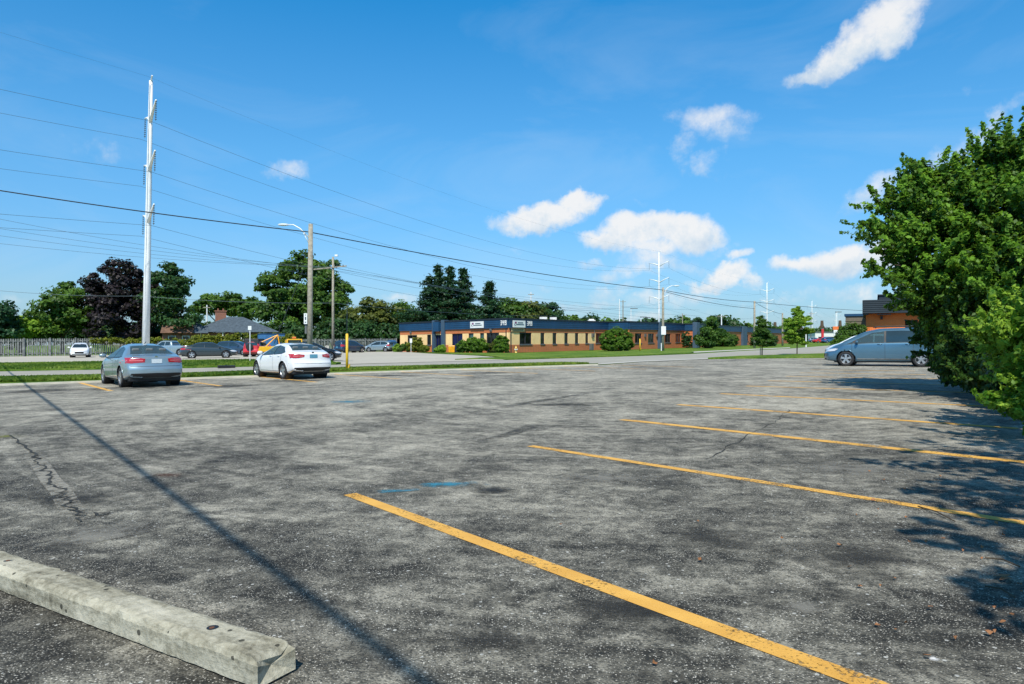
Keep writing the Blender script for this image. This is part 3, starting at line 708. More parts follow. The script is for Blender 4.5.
# lettering built as thin meshes
SEG={'3':['t','m','b','tr','br'],'4':['tl','m','tr','br'],'9':['t','m','b','tl','tr','br']}
def wall_rects(A,B,c,rects,out,th=.04):
    d=(B-A).normalized(); m=MB()
    for u0,u1,z0,z1 in rects: m.wallbox(c+d*u0,c+d*u1,z0,z1,th,out)
    return m
def numerals(A,B,px,z,w,h,txt):
    c=wallpx(A,B,px); t=.085; rects=[]
    for i,ch in enumerate(txt):
        x=(i-(len(txt))/2)*(w*1.42)
        for s in SEG[ch]:
            e=.0
            rects.append({'t':(x,x+w,z+h-t,z+h),'m':(x,x+w,z+h/2-t/2,z+h/2+t/2),'b':(x,x+w,z,z+t),'tl':(x,x+t,z+h/2,z+h),'tr':(x+w-t,x+w,z+h/2,z+h),'br':(x+w-t,x+w,z,z+h/2)}[s])
    m=MB(); d=(B-A).normalized()
    for i,(u0,u1,z0,z1) in enumerate(rects): m.wallbox(c+d*u0,c+d*u1,z0,z1,.04,.215+.0007*i)
    ob(m,'street_number',M['numerals'])
numerals(W0,W1,505,3.30,.27,.56,'349'); numerals(W1,W2,528.6,3.27,.27,.56,'349')
def wsign(A,B,px0,px1,z0,z1):
    a=wallpx(A,B,px0); b=wallpx(A,B,px1); d=(b-a).normalized(); L=(b-a).length
    m=MB(); m.wallbox(a,b,z0,z1,.08,.30); s=ob(m,'sign_board',M['signwhite'])
    h=z1-z0
    # emblem: a small ring-like mark beside a purple block
    e=wall_rects(A,B,a,[(L*.16,L*.27,z0+h*.55,z0+h*.82),(L*.13,L*.17,z0+h*.62,z0+h*.74)],.315,.02); ob(e,'emblem',M['magenta'],s)
    e=wall_rects(A,B,a,[(L*.10,L*.14,z0+h*.3,z0+h*.55),(L*.14,L*.2,z0+h*.28,z0+h*.34)],.32,.02); ob(e,'emblem_mark',M['text'],s)
    r=[]
    for row,(zz,x0,x1) in enumerate(((.60,.38,.82),(.34,.24,.90))):
        x=x0
        while x<x1-.03:
            ww=random.uniform(.03,.045); r.append((L*x,L*(x+ww*.72),z0+h*zz,z0+h*(zz+.15))); x+=ww
    e=wall_rects(A,B,a,r,.315,.02); ob(e,'lettering',M['text'],s)
wsign(W0,W1,472,485.2,3.05,3.86); 
wsign(W1,W2,511.2,523.4,3.03,3.86)
a=wallpx(W1,W2,510.8); b=wallpx(W1,W2,523.8); m=MB(); m.wallbox(a,b,2.52,2.9,.06,.08); sg=ob(m,'small_sign',M['cream'])
r=[]; L=(b-a).length; x=.05
while x<.9: 
    r.append((L*x,L*(x+.05),2.73,2.84)); r.append((L*x,L*(x+.05),2.57,2.67)); x+=.07
ob(wall_rects(W1,W2,a,r,.1,.03),'lettering',M['frame'],sg)
# shrubs by the building
def sb(label,px,y,blobs,leaf='boxwood',n=40,lv=90,cs=.19,ls=.075,name='shrub'):
    n=int(n*3)
    return shrub(name,label,px,y,blobs,leaf,n,lv,cs,ls,'shrubs along the office building')
sb('tall dense clipped shrub at the corner of the cream wall',501,79.5,[(501.5,344,79.5,7,1.0),(501.5,347.5,79.5,7.2,.8),(501.5,341,79.5,5.5,.9)],n=60)
sb('rounded dark green shrub directly left of the striped gap shrub',482,81,[(481,345,81,8,.8),(477,347,81,6,.8)],n=50)
sb('dark green spreading shrub right of the blue doors',464,83,[(463,346.5,83,7,.75),(469,346,83,6,.9)],n=50)
sb('green shrub peeping out behind the two dark round shrubs',473,83.5,[(472,343,84,6,.8),(476,342.5,84,5,.8)],'boxwood',30)
sb('thin loose shrub beneath the dark triple window',492,81.5,[(492,348,81.5,5,.9),(495,345.5,82,3,1.2)],'olive',18,90)
sb('small pale green shrub beside the yellow bin',442,86,[(441.5,349,86,4.2,.8),(438,350,86,3,.8)],'lime',20)
sb('yellow green bush under the first window from the left',417,91,[(417,342.5,91,5.5,1.0),(414,346,91,6,.8),(420,347,91,4.5,.9)],'yellowhedge',42)
sb('low yellow green bush left of the entrance piers',424,89,[(424,348.4,89,5,.6)],'yellowhedge',20)
sb('dark green bush at the left end of the cream wing',407,92,[(407,347,92,5,.9),(403,348,92,4,.8)],'green',28)
sb('tuft of pale weeds by the building left corner',397,94,[(397,348.5,94,3.5,1.0)],'lime',12)
sb('very large rounded clipped bush in front of the roof step',617,88,[(611,340,88,10,.95),(622,339,88,10,.95),(616,335.5,88,9,.8),(617,344,88,15,.5),(627,343,88,6,1.1),(607,345,88,6,.8)],'boxwood',150,110,.26)
sb('dark tall bush in the recess beside the blue pier',686,112,[(686,338,112,4.5,1.3),(687,343,112,5,1.2)],'dark',34)
sb('round dark bush behind the young roadside tree',724,128,[(722,340,128,9,.85),(730,341,128,7,.9),(712,342,128,6,.8)],'green',60,110,.45,.13)
sb('dark rounded bush behind the thin sapling',767,128,[(766,340,128,9,.8),(758,341,128,6,.8)],'dark',50,110,.45,.13)
ftree('young_tree','young leafy tree beside the far end of the lawn',707,108,[(709,337,108,9,1.1),(702,340,108,7,1.0),(710,324,108,6,1.3),(716,334,108,7,.9)],'green',90,90,cs=.6,ls=.16)
for (px,y0,y1,d,w,lab,leaf) in [(797,305,354,60,21,'bushy young roadside tree with bright layered leaves','maple'),(762,312,356.5,54,13,'thin dark sapling with a narrow upright top by the lot edge','dark')]:
    root=empty('sapling',P(px,d),label=lab,cat='tree'); H=hz(y0,d)-Z(P(px,d).x); s=d/F
    mb=MB(); mb.tube([(0,0,-.05),(.02,0,H*.5),(0,0,H*.95)],[.05,.035,.01],7)
    bl=[]
    for k in range(15 if leaf=='maple' else 13):
        f=(k+.5)/15; z=H*(.22+.74*f) if leaf=='maple' else H*(.28+.68*f)
        prof=(math.sin(math.pi*min(1,(f*.95+.12)))**.7) if leaf=='maple' else (1.0 if f<.45 else .35)*(.9 if f<.5 else .8)
        for q in range(3):
            a=random.uniform(0,6.28); rr=w*s*prof*random.uniform(.25,.62); c=(math.cos(a)*rr,math.sin(a)*rr,z+random.uniform(-.1,.1))
            bl.append((c,(.34*prof+.14,.34*prof+.14,.16+.05*prof))); mb.tube([(0,0,z-.15),c],[.012,.004],4,False)
    c,n,sz,t=clump_points(bl,420 if leaf=='maple' else 220,80,.17,.06,.6,.3)
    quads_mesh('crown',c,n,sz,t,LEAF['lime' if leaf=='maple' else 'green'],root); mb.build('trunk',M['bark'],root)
# ------------------------------------------------------------------ near trees on the right
bA=P(1010,20)
tree('maple_tree','big spreading green maple overhanging the right side of the lot','tree',bA,
 [PB(908,222,18.5,33,.95),PB(888,238,18,20,.7),PB(900,262,17.5,24,.8),PB(930,184,18.5,20,1.0),PB(955,200,18,34,.9),PB(972,178,18,20,1.0),PB(1003,163,17.5,26,1.0),PB(1035,160,17,32,1.0),
  PB(945,255,17,36,.9),PB(990,215,17,40,.9),PB(1030,225,16,45,.9),PB(920,292,17,20,.9),PB(955,300,16.5,30,.9),PB(1000,280,15.5,38,.9),PB(1050,290,15,45,.9),PB(893,205,18.5,12,.8),PB(930,308,17,12,.7)],
 'maple',1150,92,.25,.060,.24,2.6,.8,inner=.2,rough=2)
tree('hedgerow_tree','dark leafy understorey tree hanging over the rear of the blue van','tree',P(985,18.5),
 [PB(934,328,19.5,17,.8),PB(946,350,18.5,18,1.0),PB(955,335,17.5,26,1.0),PB(968,362,16,22,.9),PB(990,340,15.5,34,1.0),PB(1005,372,14,26,.9),PB(1030,350,14,34,1.0),PB(945,372,18,10,.7)],
 'under',560,90,.22,.052,.12,1.2,.6,inner=.3,rough=1)
tree('hedgerow_shrub','bright lime green bush at the right edge of the lot','shrub',P(1065,9.8),
 [PB(1015,335,10.2,26,.8),PB(1035,310,10.4,28,.8),PB(1048,350,10,34,1.0),PB(1018,372,9.8,16,.7),PB(1012,402,9.4,15,.8),PB(1040,392,9.4,26,1.0),PB(1000,345,10.4,12,.7),PB(1020,412,9.2,6,.8),PB(995,325,10.5,14,.8)],
 'lime',330,62,.14,.046,.05,.9,.6,inner=.25,rough=1)
tree('hedgerow_shrub','dark dense shrub at the foot of the maple','shrub',P(1010,14.5),
 [PB(985,378,15.5,16,.9),PB(962,374,17.5,12,.8),PB(1004,390,13.2,14,.8),PB(1035,385,12,30,1.0),PB(1015,360,13,22,1.0)],
 'dark',170,100,.22,.065,.05,.6,.7,inner=.4)
tree('overhanging_tree','leafy maple beside the camera shading the near right corner of the lot','tree',(7.2,1.2,Z(7)),
 [((4.4,2.7,5.0),(1.15,1.3,.8)),((5.6,3.2,5.2),(1.5,1.5,.9)),((3.6,1.25,5.0),(.9,1.0,.7)),((3.0,.2,5.0),(.9,.9,.7)),((2.45,-.8,4.9),(.8,.9,.6)),((3.9,.0,5.4),(1.2,1.2,.8)),((4.6,.4,5.2),(1.3,1.3,.8)),((6.9,5.6,5.3),(1.3,1.2,.9)),((7.2,3.0,5.6),(2,2,1.2)),((4.0,-1.4,4.9),(1.4,1.3,.9)),((8.4,7.2,5.2),(1.6,1.6,1.0))],
 'maple',470,56,.30,.075,.18,3.2,.5,inner=.3,rough=1)
# ------------------------------------------------------------------ poles
def steel_tower(px,y,label,n=0):
    b=P(px,y); b.z=Z(b.x)*0.3 if y>150 else Z(b.x)
    root=empty('transmission_pole',b,label=label,cat='transmission pole')
    root.rotation_euler=(0,R(1.15) if n==0 else 0,0)
    m=MB(); m.tube([(0,0,-.2),(0,0,10),(0,0,20),(0,0,28.4)],[.37,.31,.25,.18],14); m.build('shaft',M['steel'],root,smooth=True)
    m=MB(); m.lathe([(.50,0),(.50,.12),(.62,.12),(.62,0)],n=14); 
    for k in range(60):  pass
    m.tube([(.0,-.36,1.5),(.0,-.30,28)],.035,4); m.build('climbing_ladder',M['steel'],root)
    ax=bdir(143 if n==0 else 121); at=[]
    for lv,h in enumerate((25.6,20.6,15.3)):
        for sgn in (1,-1):
            m=MB(); a=Vector((0,0,h-1.5 if sgn>0 else h-1.2)); tip=ax*sgn*3.1+Vector((0,0,h if sgn>0 else h-.3))
            m.tube([a,a.lerp(tip,.5)+Vector((0,0,.12)),tip],[.17,.13,.08],8); arm=m.build('arm',M['steel'],root,smooth=True)
            m=MB(); 
            for q in range(9): m.lathe([(.02,-.22*q),(.11,-.22*q-.05),(.02,-.22*q-.1),(.02,-.22*q-.22)],n=8,c=tuple(tip-Vector((0,0,.1))))
            m.build('insulator',M['meterbox'],arm)
            at.append(b+tip-Vector((0,0,2.15)))
    m=MB(); t=ax*.9+Vector((0,0,28.6)); m.tube([(0,0,28.2),tuple(ax*.5+Vector((0,0,28.8))),tuple(t)],[.08,.07,.05],6); m.build('top_bracket',M['steel'],root)
    at.append(b+t); return at
T=[]
T1=steel_tower(145.5,70,'nearest tall white steel transmission pole behind the silver sedan')
T2=steel_tower(659,209,'tall white transmission pole with six arms above the brick building',1)
T3=steel_tower(767,320,'distant white transmission pole above the thin sapling',2)
T4=steel_tower(812,471,'smaller far white transmission pole right of the bushy sapling',3)
T5=steel_tower(837,640,'smallest farthest white transmission pole above the orange sign',4)
dv=Vector((-82,-139,0)); T0=[p+dv for p in T1]
def wire_pts(a,b,sag,n=28):
    return [a.lerp(b,i/n)-Vector((0,0,4*sag*(i/n)*(1-i/n))) for i in range(n+1)]
def wire(label,ptlist,sags,rad,name='power_line',m='wirem',cat='wire',group=None):
    mb=MB(); pts=[]
    for (a,b),s in zip(zip(ptlist,ptlist[1:]),sags):
        seg=wire_pts(a,b,s); pts+=seg if not pts else seg[1:]
    o0=pts[0]; mb.tube([p-o0 for p in pts],rad,5)
    o=mb.build(name,M[m]); o.location=o0; tag(o,label,cat,group); return o
lab=['top conductor wire hung from the street side arms','top conductor wire hung from the far side arms','middle conductor wire hung from the street side arms','middle conductor wire hung from the far side arms','lowest conductor wire hung from the street side arms','lowest conductor wire hung from the far side arms','thin shield wire running over the tips of the steel poles']
for i in range(7):
    wire(lab[i],[t[i] for t in (T0,T1,T2,T3,T4,T5)],[3.2,4.6,3.2,3.2,3.2] if i<6 else [2,3,2,2,2],.016 if i<6 else .007,m='wirel')
def woodpole(label,px,y,ytop,tilt=0,r=.17,name='utility_pole'):
    b=P(px,y); H=hz(ytop,y)-b.z; root=empty(name,b,label=label,cat='utility pole'); root.rotation_euler=(0,R(tilt),0)
    m=MB(); m.tube([(0,0,-.2),(0,0,H*.5),(0,0,H)],[r,r*.88,r*.72],12); m.build('shaft',M['wood'],root,smooth=True)
    return root,b,H
def streetlight(root,H,dirv,L,z0,rise):
    m=MB(); d=dirv; pts=[Vector((0,0,z0))+d*.12, Vector((0,0,z0+rise*.7))+d*(L*.45), Vector((0,0,z0+rise))+d*(L*.75), Vector((0,0,z0+rise))+d*L]
    m.tube(pts,.035,7); m.tube([Vector((0,0,z0-.35))+d*.14,Vector((0,0,z0+rise*.35))+d*(L*.3)],.02,6); arm=m.build('lamp_arm',M['steel'],root,smooth=True)
    c=pts[-1]+d*.28; ang=math.atan2(d.y,d.x); m=MB()
    m.lathe([(.01,-.36),(.09,-.33),(.14,-.2),(.16,.05),(.13,.25),(.05,.36),(.01,.38)],'x',12)
    rot=Matrix.Rotation(ang,3,'Z'); m.v=[tuple(rot@Vector((v[0],v[1],v[2]*.5))+c) for v in m.v]; m.build('lamp_head',M['signwhite'],arm,smooth=True)
w1,b1,H1=woodpole('weathered wooden pole with white street light behind the white sedan',309.5,45,224,.5,.2)
streetlight(w1,H1,Vector((-1,.05,0)),1.55,H1-.9,.85)
m=MB(); m.box((-.21,-.24,2.98),(.22,.03,.70)); sg=m.build('sign_plate',M['signwhite'],w1); m=MB(); m.box((-.21,-.26,3.0),(.08,.012,.2)); m.box((-.21,-.26,3.22),(.06,.012,.06)); m.box((-.21,-.26,2.75),(.09,.012,.06)); m.build('symbol',M['text'],sg)
m=MB(); m.box((-.22,-.1,2.3),(.12,.12,.6)); m.build('junction_box',M['meterbox'],w1)
w2,b2,H2=woodpole('wooden pole with street light in front of the brick wing',663,82,287.5,0,.17)
streetlight(w2,H2,Vector((1,.3,0)),1.5,H2-.5,.75)
m=MB(); m.box((.0,-.25,2.5),(.55,.12,1.0)); m.build('meter_box',M['steel'],w2)
m=MB(); m.tube([(-.22,-.1,0),(-.22,-.1,1.0)],.06,8); m.build('cable_guard',M['steel'],w2)
w3,b3,H3=woodpole('wooden pole between the long building and the thin sapling',754.5,105,301,0,.19)
w4,b4,H4=woodpole('wooden pole left of the bushy sapling at the far end of the building',782.5,135,313,0,.2)
w0,b0,H0=woodpole('wooden service pole standing left of the white suv across the street',512-F*.98,42,341-F*(9.6-1.4)/42,0,.16)
# pole behind camera carrying the service cable
wb,bb,Hb=None,Vector((9.5,-19,Z(9.5))),7.4
root=empty('utility_pole',bb,label='wooden service pole behind the parking lot holding the service cable',cat='utility pole'); m=MB(); m.tube([(0,0,-.2),(0,0,7.6)],[.16,.12],10); m.build('shaft',M['wood'],root)
SUNEL=R(52); SB=-171.0
sv=bdir(SB)/math.tan(SUNEL)
A=Vector((-.27,2.79,0)); sd=(Vector((-17.1,24,0))-A).normalized()
Hc=7.4
s0=A-sd*24; s1=A+sd*55
ca=s0+sv*Hc+Vector((0,0,Hc)); cb_=s1+sv*Hc+Vector((0,0,Hc))
bb2=Vector((ca.x,ca.y,0)); root.location=(bb2.x,bb2.y,Z(bb2.x)); w0.location=(cb_.x,cb_.y,Z(cb_.x)); 
wire('thick service cable crossing high over the parking lot',[ca,cb_],[.12],.035,'service_cable','cablem','cable')
def at(b,H,dz): return b+Vector((0,0,H-dz))
w0top=Vector((cb_.x,cb_.y,9.3))
def hp(px,py,y): return Vector(((px-512)/F*y,y,hz(py,y)))
wire('thick black cable sagging between the wooden street poles',[hp(-60,181,36.5),hp(309,232,45),hp(663,290,82),hp(754.5,302,105),hp(905,312,150)],[.15,.35,.25,.3],.033,'overhead_cable','cablem','cable')
wire('second black cable drooping from the middle wooden pole to the next pole',[hp(663,291,82),hp(754.5,308.5,105)],[.35],.03,'overhead_cable','cablem','cable')
wire('short cable dropping from the third wooden pole to the far pole',[hp(754.5,302,105),hp(782.5,314,135)],[.3],.03,'overhead_cable','cablem','cable')
# crossarm pole
wc,bc,Hc2=woodpole('tall grey pole with a wooden crossarm near the board fence',333,95,257,0,.2)
m=MB(); rot=Matrix.Rotation(R(-6),3,'Y'); m.box((-.35,-.2,Hc2-1.5),(4.6,.12,.16),rot); ca_=m.build('crossarm',M['wood'],wc)
m=MB(); 
for x in (-2.5,-1.6,.6,1.8): m.lathe([(.05,0),(.09,.1),(.06,.2),(.09,.28),(.02,.34)],n=8,c=(x-.35,-.2,Hc2-1.42+(-x*-.0)-.1*x*-1*.0))
m.build('insulator',M['meterbox'],ca_)
m=MB(); m.box((.5,-.1,Hc2+.2),(.4,.3,.25)); m.build('pole_top_lamp',M['signwhite'],wc)
for i,(yl,yr,lb) in enumerate([(215,306,'upper'),(226,312,'second'),(234,317,'third'),(243,321,'lowest')]):
    wire(lb+' thin wire running through the crossarm pole',[hp(-40,yl-4,70),hp(320+i*8,[268,267,268,267][i],95),hp(700,yr+4,165)],[.6,1.2],.016,m='wirel')
wire('thin telephone wire passing low across the purple tree',[hp(-30,288,80),hp(140,296,88),hp(333,303,95),hp(560,316,130)],[.3,.3,.5],.02,m='wirel')
# guy wire
wire('slanting guy wire bracing the wooden street light pole',[hp(303,270,62),hp(274,344,66)],[0],.03,'guy_wire')
# thin poles behind the building
def thin(label,px,y,ytop,mt='steel',r=.12,cross=0,head=False):
    b=P(px,y); H=hz(ytop,y)-b.z; root=empty('distant_pole',b,label=label,cat='pole'); m=MB(); m.tube([(0,0,0),(0,0,H)],[r*1.2,r*.8],8); m.build('shaft',M[mt],root)
    if cross: m=MB(); m.box((0,-.1,H-.5),(cross,.12,.14)); m.build('crossarm',M['wood'],root)
    if head: m=MB(); m.box((head,0,H),(abs(head)*2+.3,.3,.18)); m.build('lamp_head',M['meterbox'],root)
thin('white slim pole above the roof near the step',619.5,190,299,'steel',.16)
thin('wooden pole with crossarm behind the roof step',623,200,300,'wood',.16,1.6)
thin('lamp pole with angled head above the roof',631,180,308.5,'steel',.12,0,.8)
thin('lamp pole with small head behind the brick wing',641,160,317,'steel',.1,0,.6)
thin('short dark lamp above the roof left of the white tower',645.8,150,317.5,'black',.12,0,.4)
thin('thin pole with crossarm rising behind the roof end',682.5,210,313.5,'wood',.16,2.2)
thin('thin pole with dark crossarm above the young tree',721.5,200,314.5,'steel',.18,2.6)
thin('small pole with crossarm above the roof right of the sign',531,140,292,'steel',.13,1.2)
thin('white post behind the grey roofed house',207,135,305,'steel',.14,1.4)
thin('slim street lamp pole far down the street',836,170,312,'steel',.1,0,.6)
thin('short bare pole in front of the bushy sapling far side',806,110,331,'steel',.09)
thin('tall grey pole far down the street behind the sapling',811,260,312,'meterbox',.16,2.0)
# yellow bollards / posts
def post(label,px,py,ytop,r=.045,whip=None,y=None):
    y=y or G(px,py).y; b=P(px,y); H=hz(ytop,y)-b.z; root=empty('yellow_post',b,label=label,cat='post'); m=MB(); m.tube([(0,0,-.05),(0,0,H)],r,10); m.lathe([(r,H),(r*.8,H+.04),(.001,H+.05)],n=10)
    m.build('sleeve',M['yellowpost'],root,smooth=True)
    m=MB(); m.tube([(.0,0,0),(.13,.0,.35)],r*.7,8); m.build('base_bracket',M['yellowpost'],root)
    if whip: m=MB(); m.tube([(0,0,H),(0,0,hz(whip,y)-b.z)],.016,6); m.build('marker_rod',M['wirem'],root)
post('yellow marker post at the lot kerb right of the white sedan',347,371.8,334.5,.062,305)
post('yellow post on the lawn before the brick wing',640,352.5,339,.085,None,88)
# small roadside sign near jeep
def signpost(label,px,y,ytop,w,h,mt='signwhite',pole='steel'):
    b=P(px,y); H=hz(ytop,y)-b.z; root=empty('road_sign',b,label=label,cat='sign'); m=MB(); m.tube([(0,0,-.1),(0,0,H)],.03,6); m.build('post',M[pole],root)
    m=MB(); m.box((0,-.05,H-h/2),(w,.02,h)); m.build('sign_plate',M[mt],root)
signpost('small white parking sign on a thin post by the red jeep',250,48,326,.24,.28)
signpost('small pale sign on a post by the yellow green bush',411,88,338.5,.3,.55)
signpost('small tan sign on a post beside the thin sapling',760.3,54.5,341.5,.28,.38,'cream','wood')
# hydrant
b=P(516,77.5); root=empty('fire_hydrant',b,label='pale yellow fire hydrant on the lawn near the building corner',cat='fire hydrant')
m=MB(); m.lathe([(.16,0),(.16,.05),(.11,.06),(.11,.5),(.14,.52),(.14,.58),(.12,.62),(.10,.72),(.04,.78),(.03,.84),(.001,.85)],n=14); m.build('barrel',M['hydrant'],root,smooth=True)
m=MB(); m.tube([(-.2,0,.45),(.2,0,.45)],.055,8); m.tube([(0,-.02,.42),(0,-.22,.42)],.075,8); m.build('nozzle',M['signwhite'],root)
# yellow bin
b=P(451.7,85); root=empty('wheeled_bin',b,label='bright yellow storage bin standing by the blue doors',cat='bin')
m=MB(); m.box((0,0,.42),(.72,.6,.74),None,1.12); m.build('body',M['bin'],root,bevel=.03)
m=MB(); m.box((0,0,.86),(.86,.74,.12),None,.85); m.build('lid',M['bin'],root,bevel=.02)
for s in (-1,1):
    m=MB(); m.lathe([(.001,-.03),(.1,-.03),(.1,.03),(.001,.03)],'x',10,(s*.3,.2,.08)); m.build('wheel',M['rubber'],root)
# concrete blocks by the crossarm pole
for px,lb in ((327.5,'pale concrete block left of the crossarm pole foot'),(336,'pale concrete block right of the crossarm pole foot')):
    b=P(px,94); m=MB(); m.box((0,0,.48),(.62,.6,.96),None,.88); m.box((0,0,.98),(.3,.3,.06)); o=m.build('concrete_block',M['sidewalk'],bevel=.04); o.location=b; tag(o,lb,'concrete block',None)
# storm drain inlet
b=G(224.5,368.2); m=MB(); rot=Matrix.Rotation(R(28),3,'Z'); m.box((0,.25,.07),(.9,.5,.16),rot); m.box((0,-.06,.035),(.62,.3,.07),rot); o=m.build('storm_drain',M['black']); o.location=b; tag(o,'dark storm drain opening in the far street kerb','storm drain')
# wheel stop
c0=G(-55,590); c1=G(272,676)
A=G(-80,566); 
pa=G(0,571);pb=G(283,671)
d=(pb-pa).normalized(); d.z=0
def wheelstop():
    L=2.75; prof=[(-.095,0),(-.098,.088),(-.085,.112),(-.06,.121),(.06,.121),(.085,.112),(.098,.088),(.095,0)]
    bm=bmesh.new(); rings=[]; n=60
    for i in range(n+1):
        x=-L/2+L*i/n; e=min(1,min(i,n-i)/2.0); ring=[]
        for y,z in prof:
            j=Vector((0,random.uniform(-.003,.003),random.uniform(-.003,.003) if z>0 else 0))
            if .08<z<.116 and random.random()<.09: j.z-=.010; j.y-=math.copysign(.008,y)
            if i in(0,n) and z>.09: j.x=(.02 if i==0 else -.02)+random.uniform(-.012,.012); j.z-=.012
            ring.append(bm.verts.new(Vector((x,y*1.0,z))+j))
        rings.append(ring)
    for a,b in zip(rings,rings[1:]):
        for j in range(len(prof)): bm.faces.new((a[j],a[(j+1)%8],b[(j+1)%8],b[j]))
    # broken notch at the right end
    vs=rings[-1]; cm=bm.verts.new((L/2-.035,0,.05)); 
    for j in range(8): bm.faces.new((vs[j],vs[(j+1)%8],cm))
    bm.faces.new(rings[0])
    for i,r in enumerate(rings[-4:]): r[3].co.z-=.018*(i/3); r[4].co.z-=.030*(i/3); r[4].co.y-=.02*(i/3)
    bmesh.ops.recalc_face_normals(bm,faces=bm.faces)
    me=bpy.data.meshes.new('wheel_stop'); bm.to_mesh(me); bm.free(); me.materials.append(M['stopc']); return me
def stopmat():
    m,nt,b,out=newmat('old_concrete'); co=objco(nt)
    n=noise(nt,co,3,8,.65); n2=noise(nt,co,28,6,.7); mp=nt.nodes.new('ShaderNodeMapping'); mp.inputs['Scale'].default_value=(1.5,6,14); nt.links.new(co,mp.inputs[0])
    n3=noise(nt,mp.outputs[0],1.5,6,.6,.5)
    s=mth(nt,'ADD',mth(nt,'ADD',mth(nt,'MULTIPLY',n,.35),mth(nt,'MULTIPLY',n2,.3)),mth(nt,'MULTIPLY',n3,.35))
    c=ramp(nt,s,[(.36,(.07,.065,.05)),(.45,(.24,.225,.17)),(.53,(.40,.38,.30)),(.66,(.56,.53,.43))])
    v=nt.nodes.new('ShaderNodeTexVoronoi'); v.inputs['Scale'].default_value=22; nt.links.new(co,v.inputs['Vector']); sc=nt.nodes.new('ShaderNodeSeparateColor'); nt.links.new(v.outputs['Color'],sc.inputs[0])
    pit=mth(nt,'MULTIPLY',mth(nt,'GREATER_THAN',sc.outputs[0],.93),mth(nt,'LESS_THAN',v.outputs['Distance'],.3))
    c=mixc(nt,mth(nt,'MULTIPLY',pit,.85),c,(.03,.03,.025)); nt.links.new(c,b.inputs['Base Color']); b.inputs['Roughness'].default_value=.95; b.inputs['Specular IOR Level'].default_value=.15
    h=mth(nt,'SUBTRACT',mth(nt,'ADD',n2,mth(nt,'MULTIPLY',n,.5)),pit); bump(nt,b,h,.012,.9); return m
M['stopc']=stopmat()
o=bpy.data.objects.new('wheel_stop',wheelstop()); COL.objects.link(o)
endp=G(277,683); 
o.rotation_euler=(0,-TILT,math.atan2(d.y,d.x)); ctr=endp-d*(2.75/2)+Vector((0,0,.006)); o.location=ctr
tag(o,'long weathered concrete wheel stop in the near left corner','wheel stop')
WSTOP=o
for x_ in (-.95,.95):
    q=MB(); q.lathe([(.001,.1225),(.012,.1225),(.012,.119),(.017,.1215),(.019,.119)],n=10,c=(x_,0,0)); q.build('rebar_pin',M['rebar'],WSTOP)
    q=MB(); q.lathe([(.001,.1216),(.026,.1216),(.026,.118)],n=12,c=(x_,.004,0)); q.build('pin_hole',M['black'],WSTOP)
# ------------------------------------------------------------------ house
hb=P(217,112); house=empty('brick_house',hb,R(22),label='brick house with grey hip roof and brown gable behind the fence',cat='house')
def hm(fn,name,m,parent=house): mb=MB(); fn(mb); return mb.build(name,m,parent)
sc=112/F
hm(lambda q:q.box((1.8,3,1.6),(9.6,6,3.2)),'wall',M['brickhouse'])
def hip(q,cx,cy,w,d,z0,z1,rl):
    x,y=w/2,d/2; v=[(cx-x,cy-y,z0),(cx+x,cy-y,z0),(cx+x,cy+y,z0),(cx-x,cy+y,z0),(cx-rl,cy,z1),(cx+rl,cy,z1)]
    q.add(v,[(0,1,5,4),(1,2,5),(2,3,4,5),(3,0,4),(3,2,1,0)])
r=hm(lambda q:hip(q,2.8,3,14.0,8,3.3,5.9,1.2),'roof',M['roofgrey'])
hm(lambda q:(q.box((.5,3.2,5.3),(1.7,.9,2.9)),q.box((.5,3.2,6.85),(1.9,1.1,.18)),q.tube([(.1,3.2,6.9),(.1,3.2,7.3)],.13,6),q.tube([(.9,3.2,6.9),(.9,3.2,7.3)],.13,6)),'chimney',M['brickhouse'],r)
hm(lambda q:q.box((-5.5,2.2,1.6),(5,5,3.2)),'side_wall',M['brickhouse'])
def gable(q,cx,cy,w,d,z0,z1):
    x,y=w/2,d/2; q.add([(cx-x,cy-y,z0),(cx+x,cy-y,z0),(cx+x,cy+y,z0),(cx-x,cy+y,z0),(cx,cy-y,z1),(cx,cy+y,z1)],[(0,1,4),(1,2,5,4),(2,3,5),(3,0,4,5),(3,2,1,0)])
hm(lambda q:q.add([(-8.2,-1.3,3.1),(-1.2,-1.3,3.1),(-1.2,5.4,3.1),(-8.2,5.4,3.1),(-7.8,2.0,6.0),(-3.9,2.0,6.0)],[(0,1,5,4),(2,3,4,5),(3,0,4)]),'gable_roof',M['roofbrown'])
hm(lambda q:q.add([(-1.2,-1.31,3.1),(-1.2,5.4,3.1),(-3.9,2.0,6.0),(-3.3,-1.34,3.1)],[(0,1,2),(0,2,3)]),'gable_siding',M['roofgrey'])
for x in (-6.6,-4.6,.2,2.6,4.8,6.4):
    w=hm(lambda q:q.box((x,-.06 if x>-2.8 else -.36,1.9),(.9,.08,1.3)),'window',M['winglass']); hm(lambda q:(q.box((x-.5,-.09 if x>-2.8 else -.39,1.9),(.09,.12,1.4)),q.box((x+.5,-.09 if x>-2.8 else -.39,1.9),(.09,.12,1.4)),q.box((x,-.09 if x>-2.8 else -.39,2.62),(1.1,.12,.09))),'frame',M['whitewall'],w)
for s in (-2.4,.9,3.7,7.2):
    hm(lambda q:q.box((s,-.7,1.65),(.14,.14,3.3)),'porch_post',M['whitewall'])
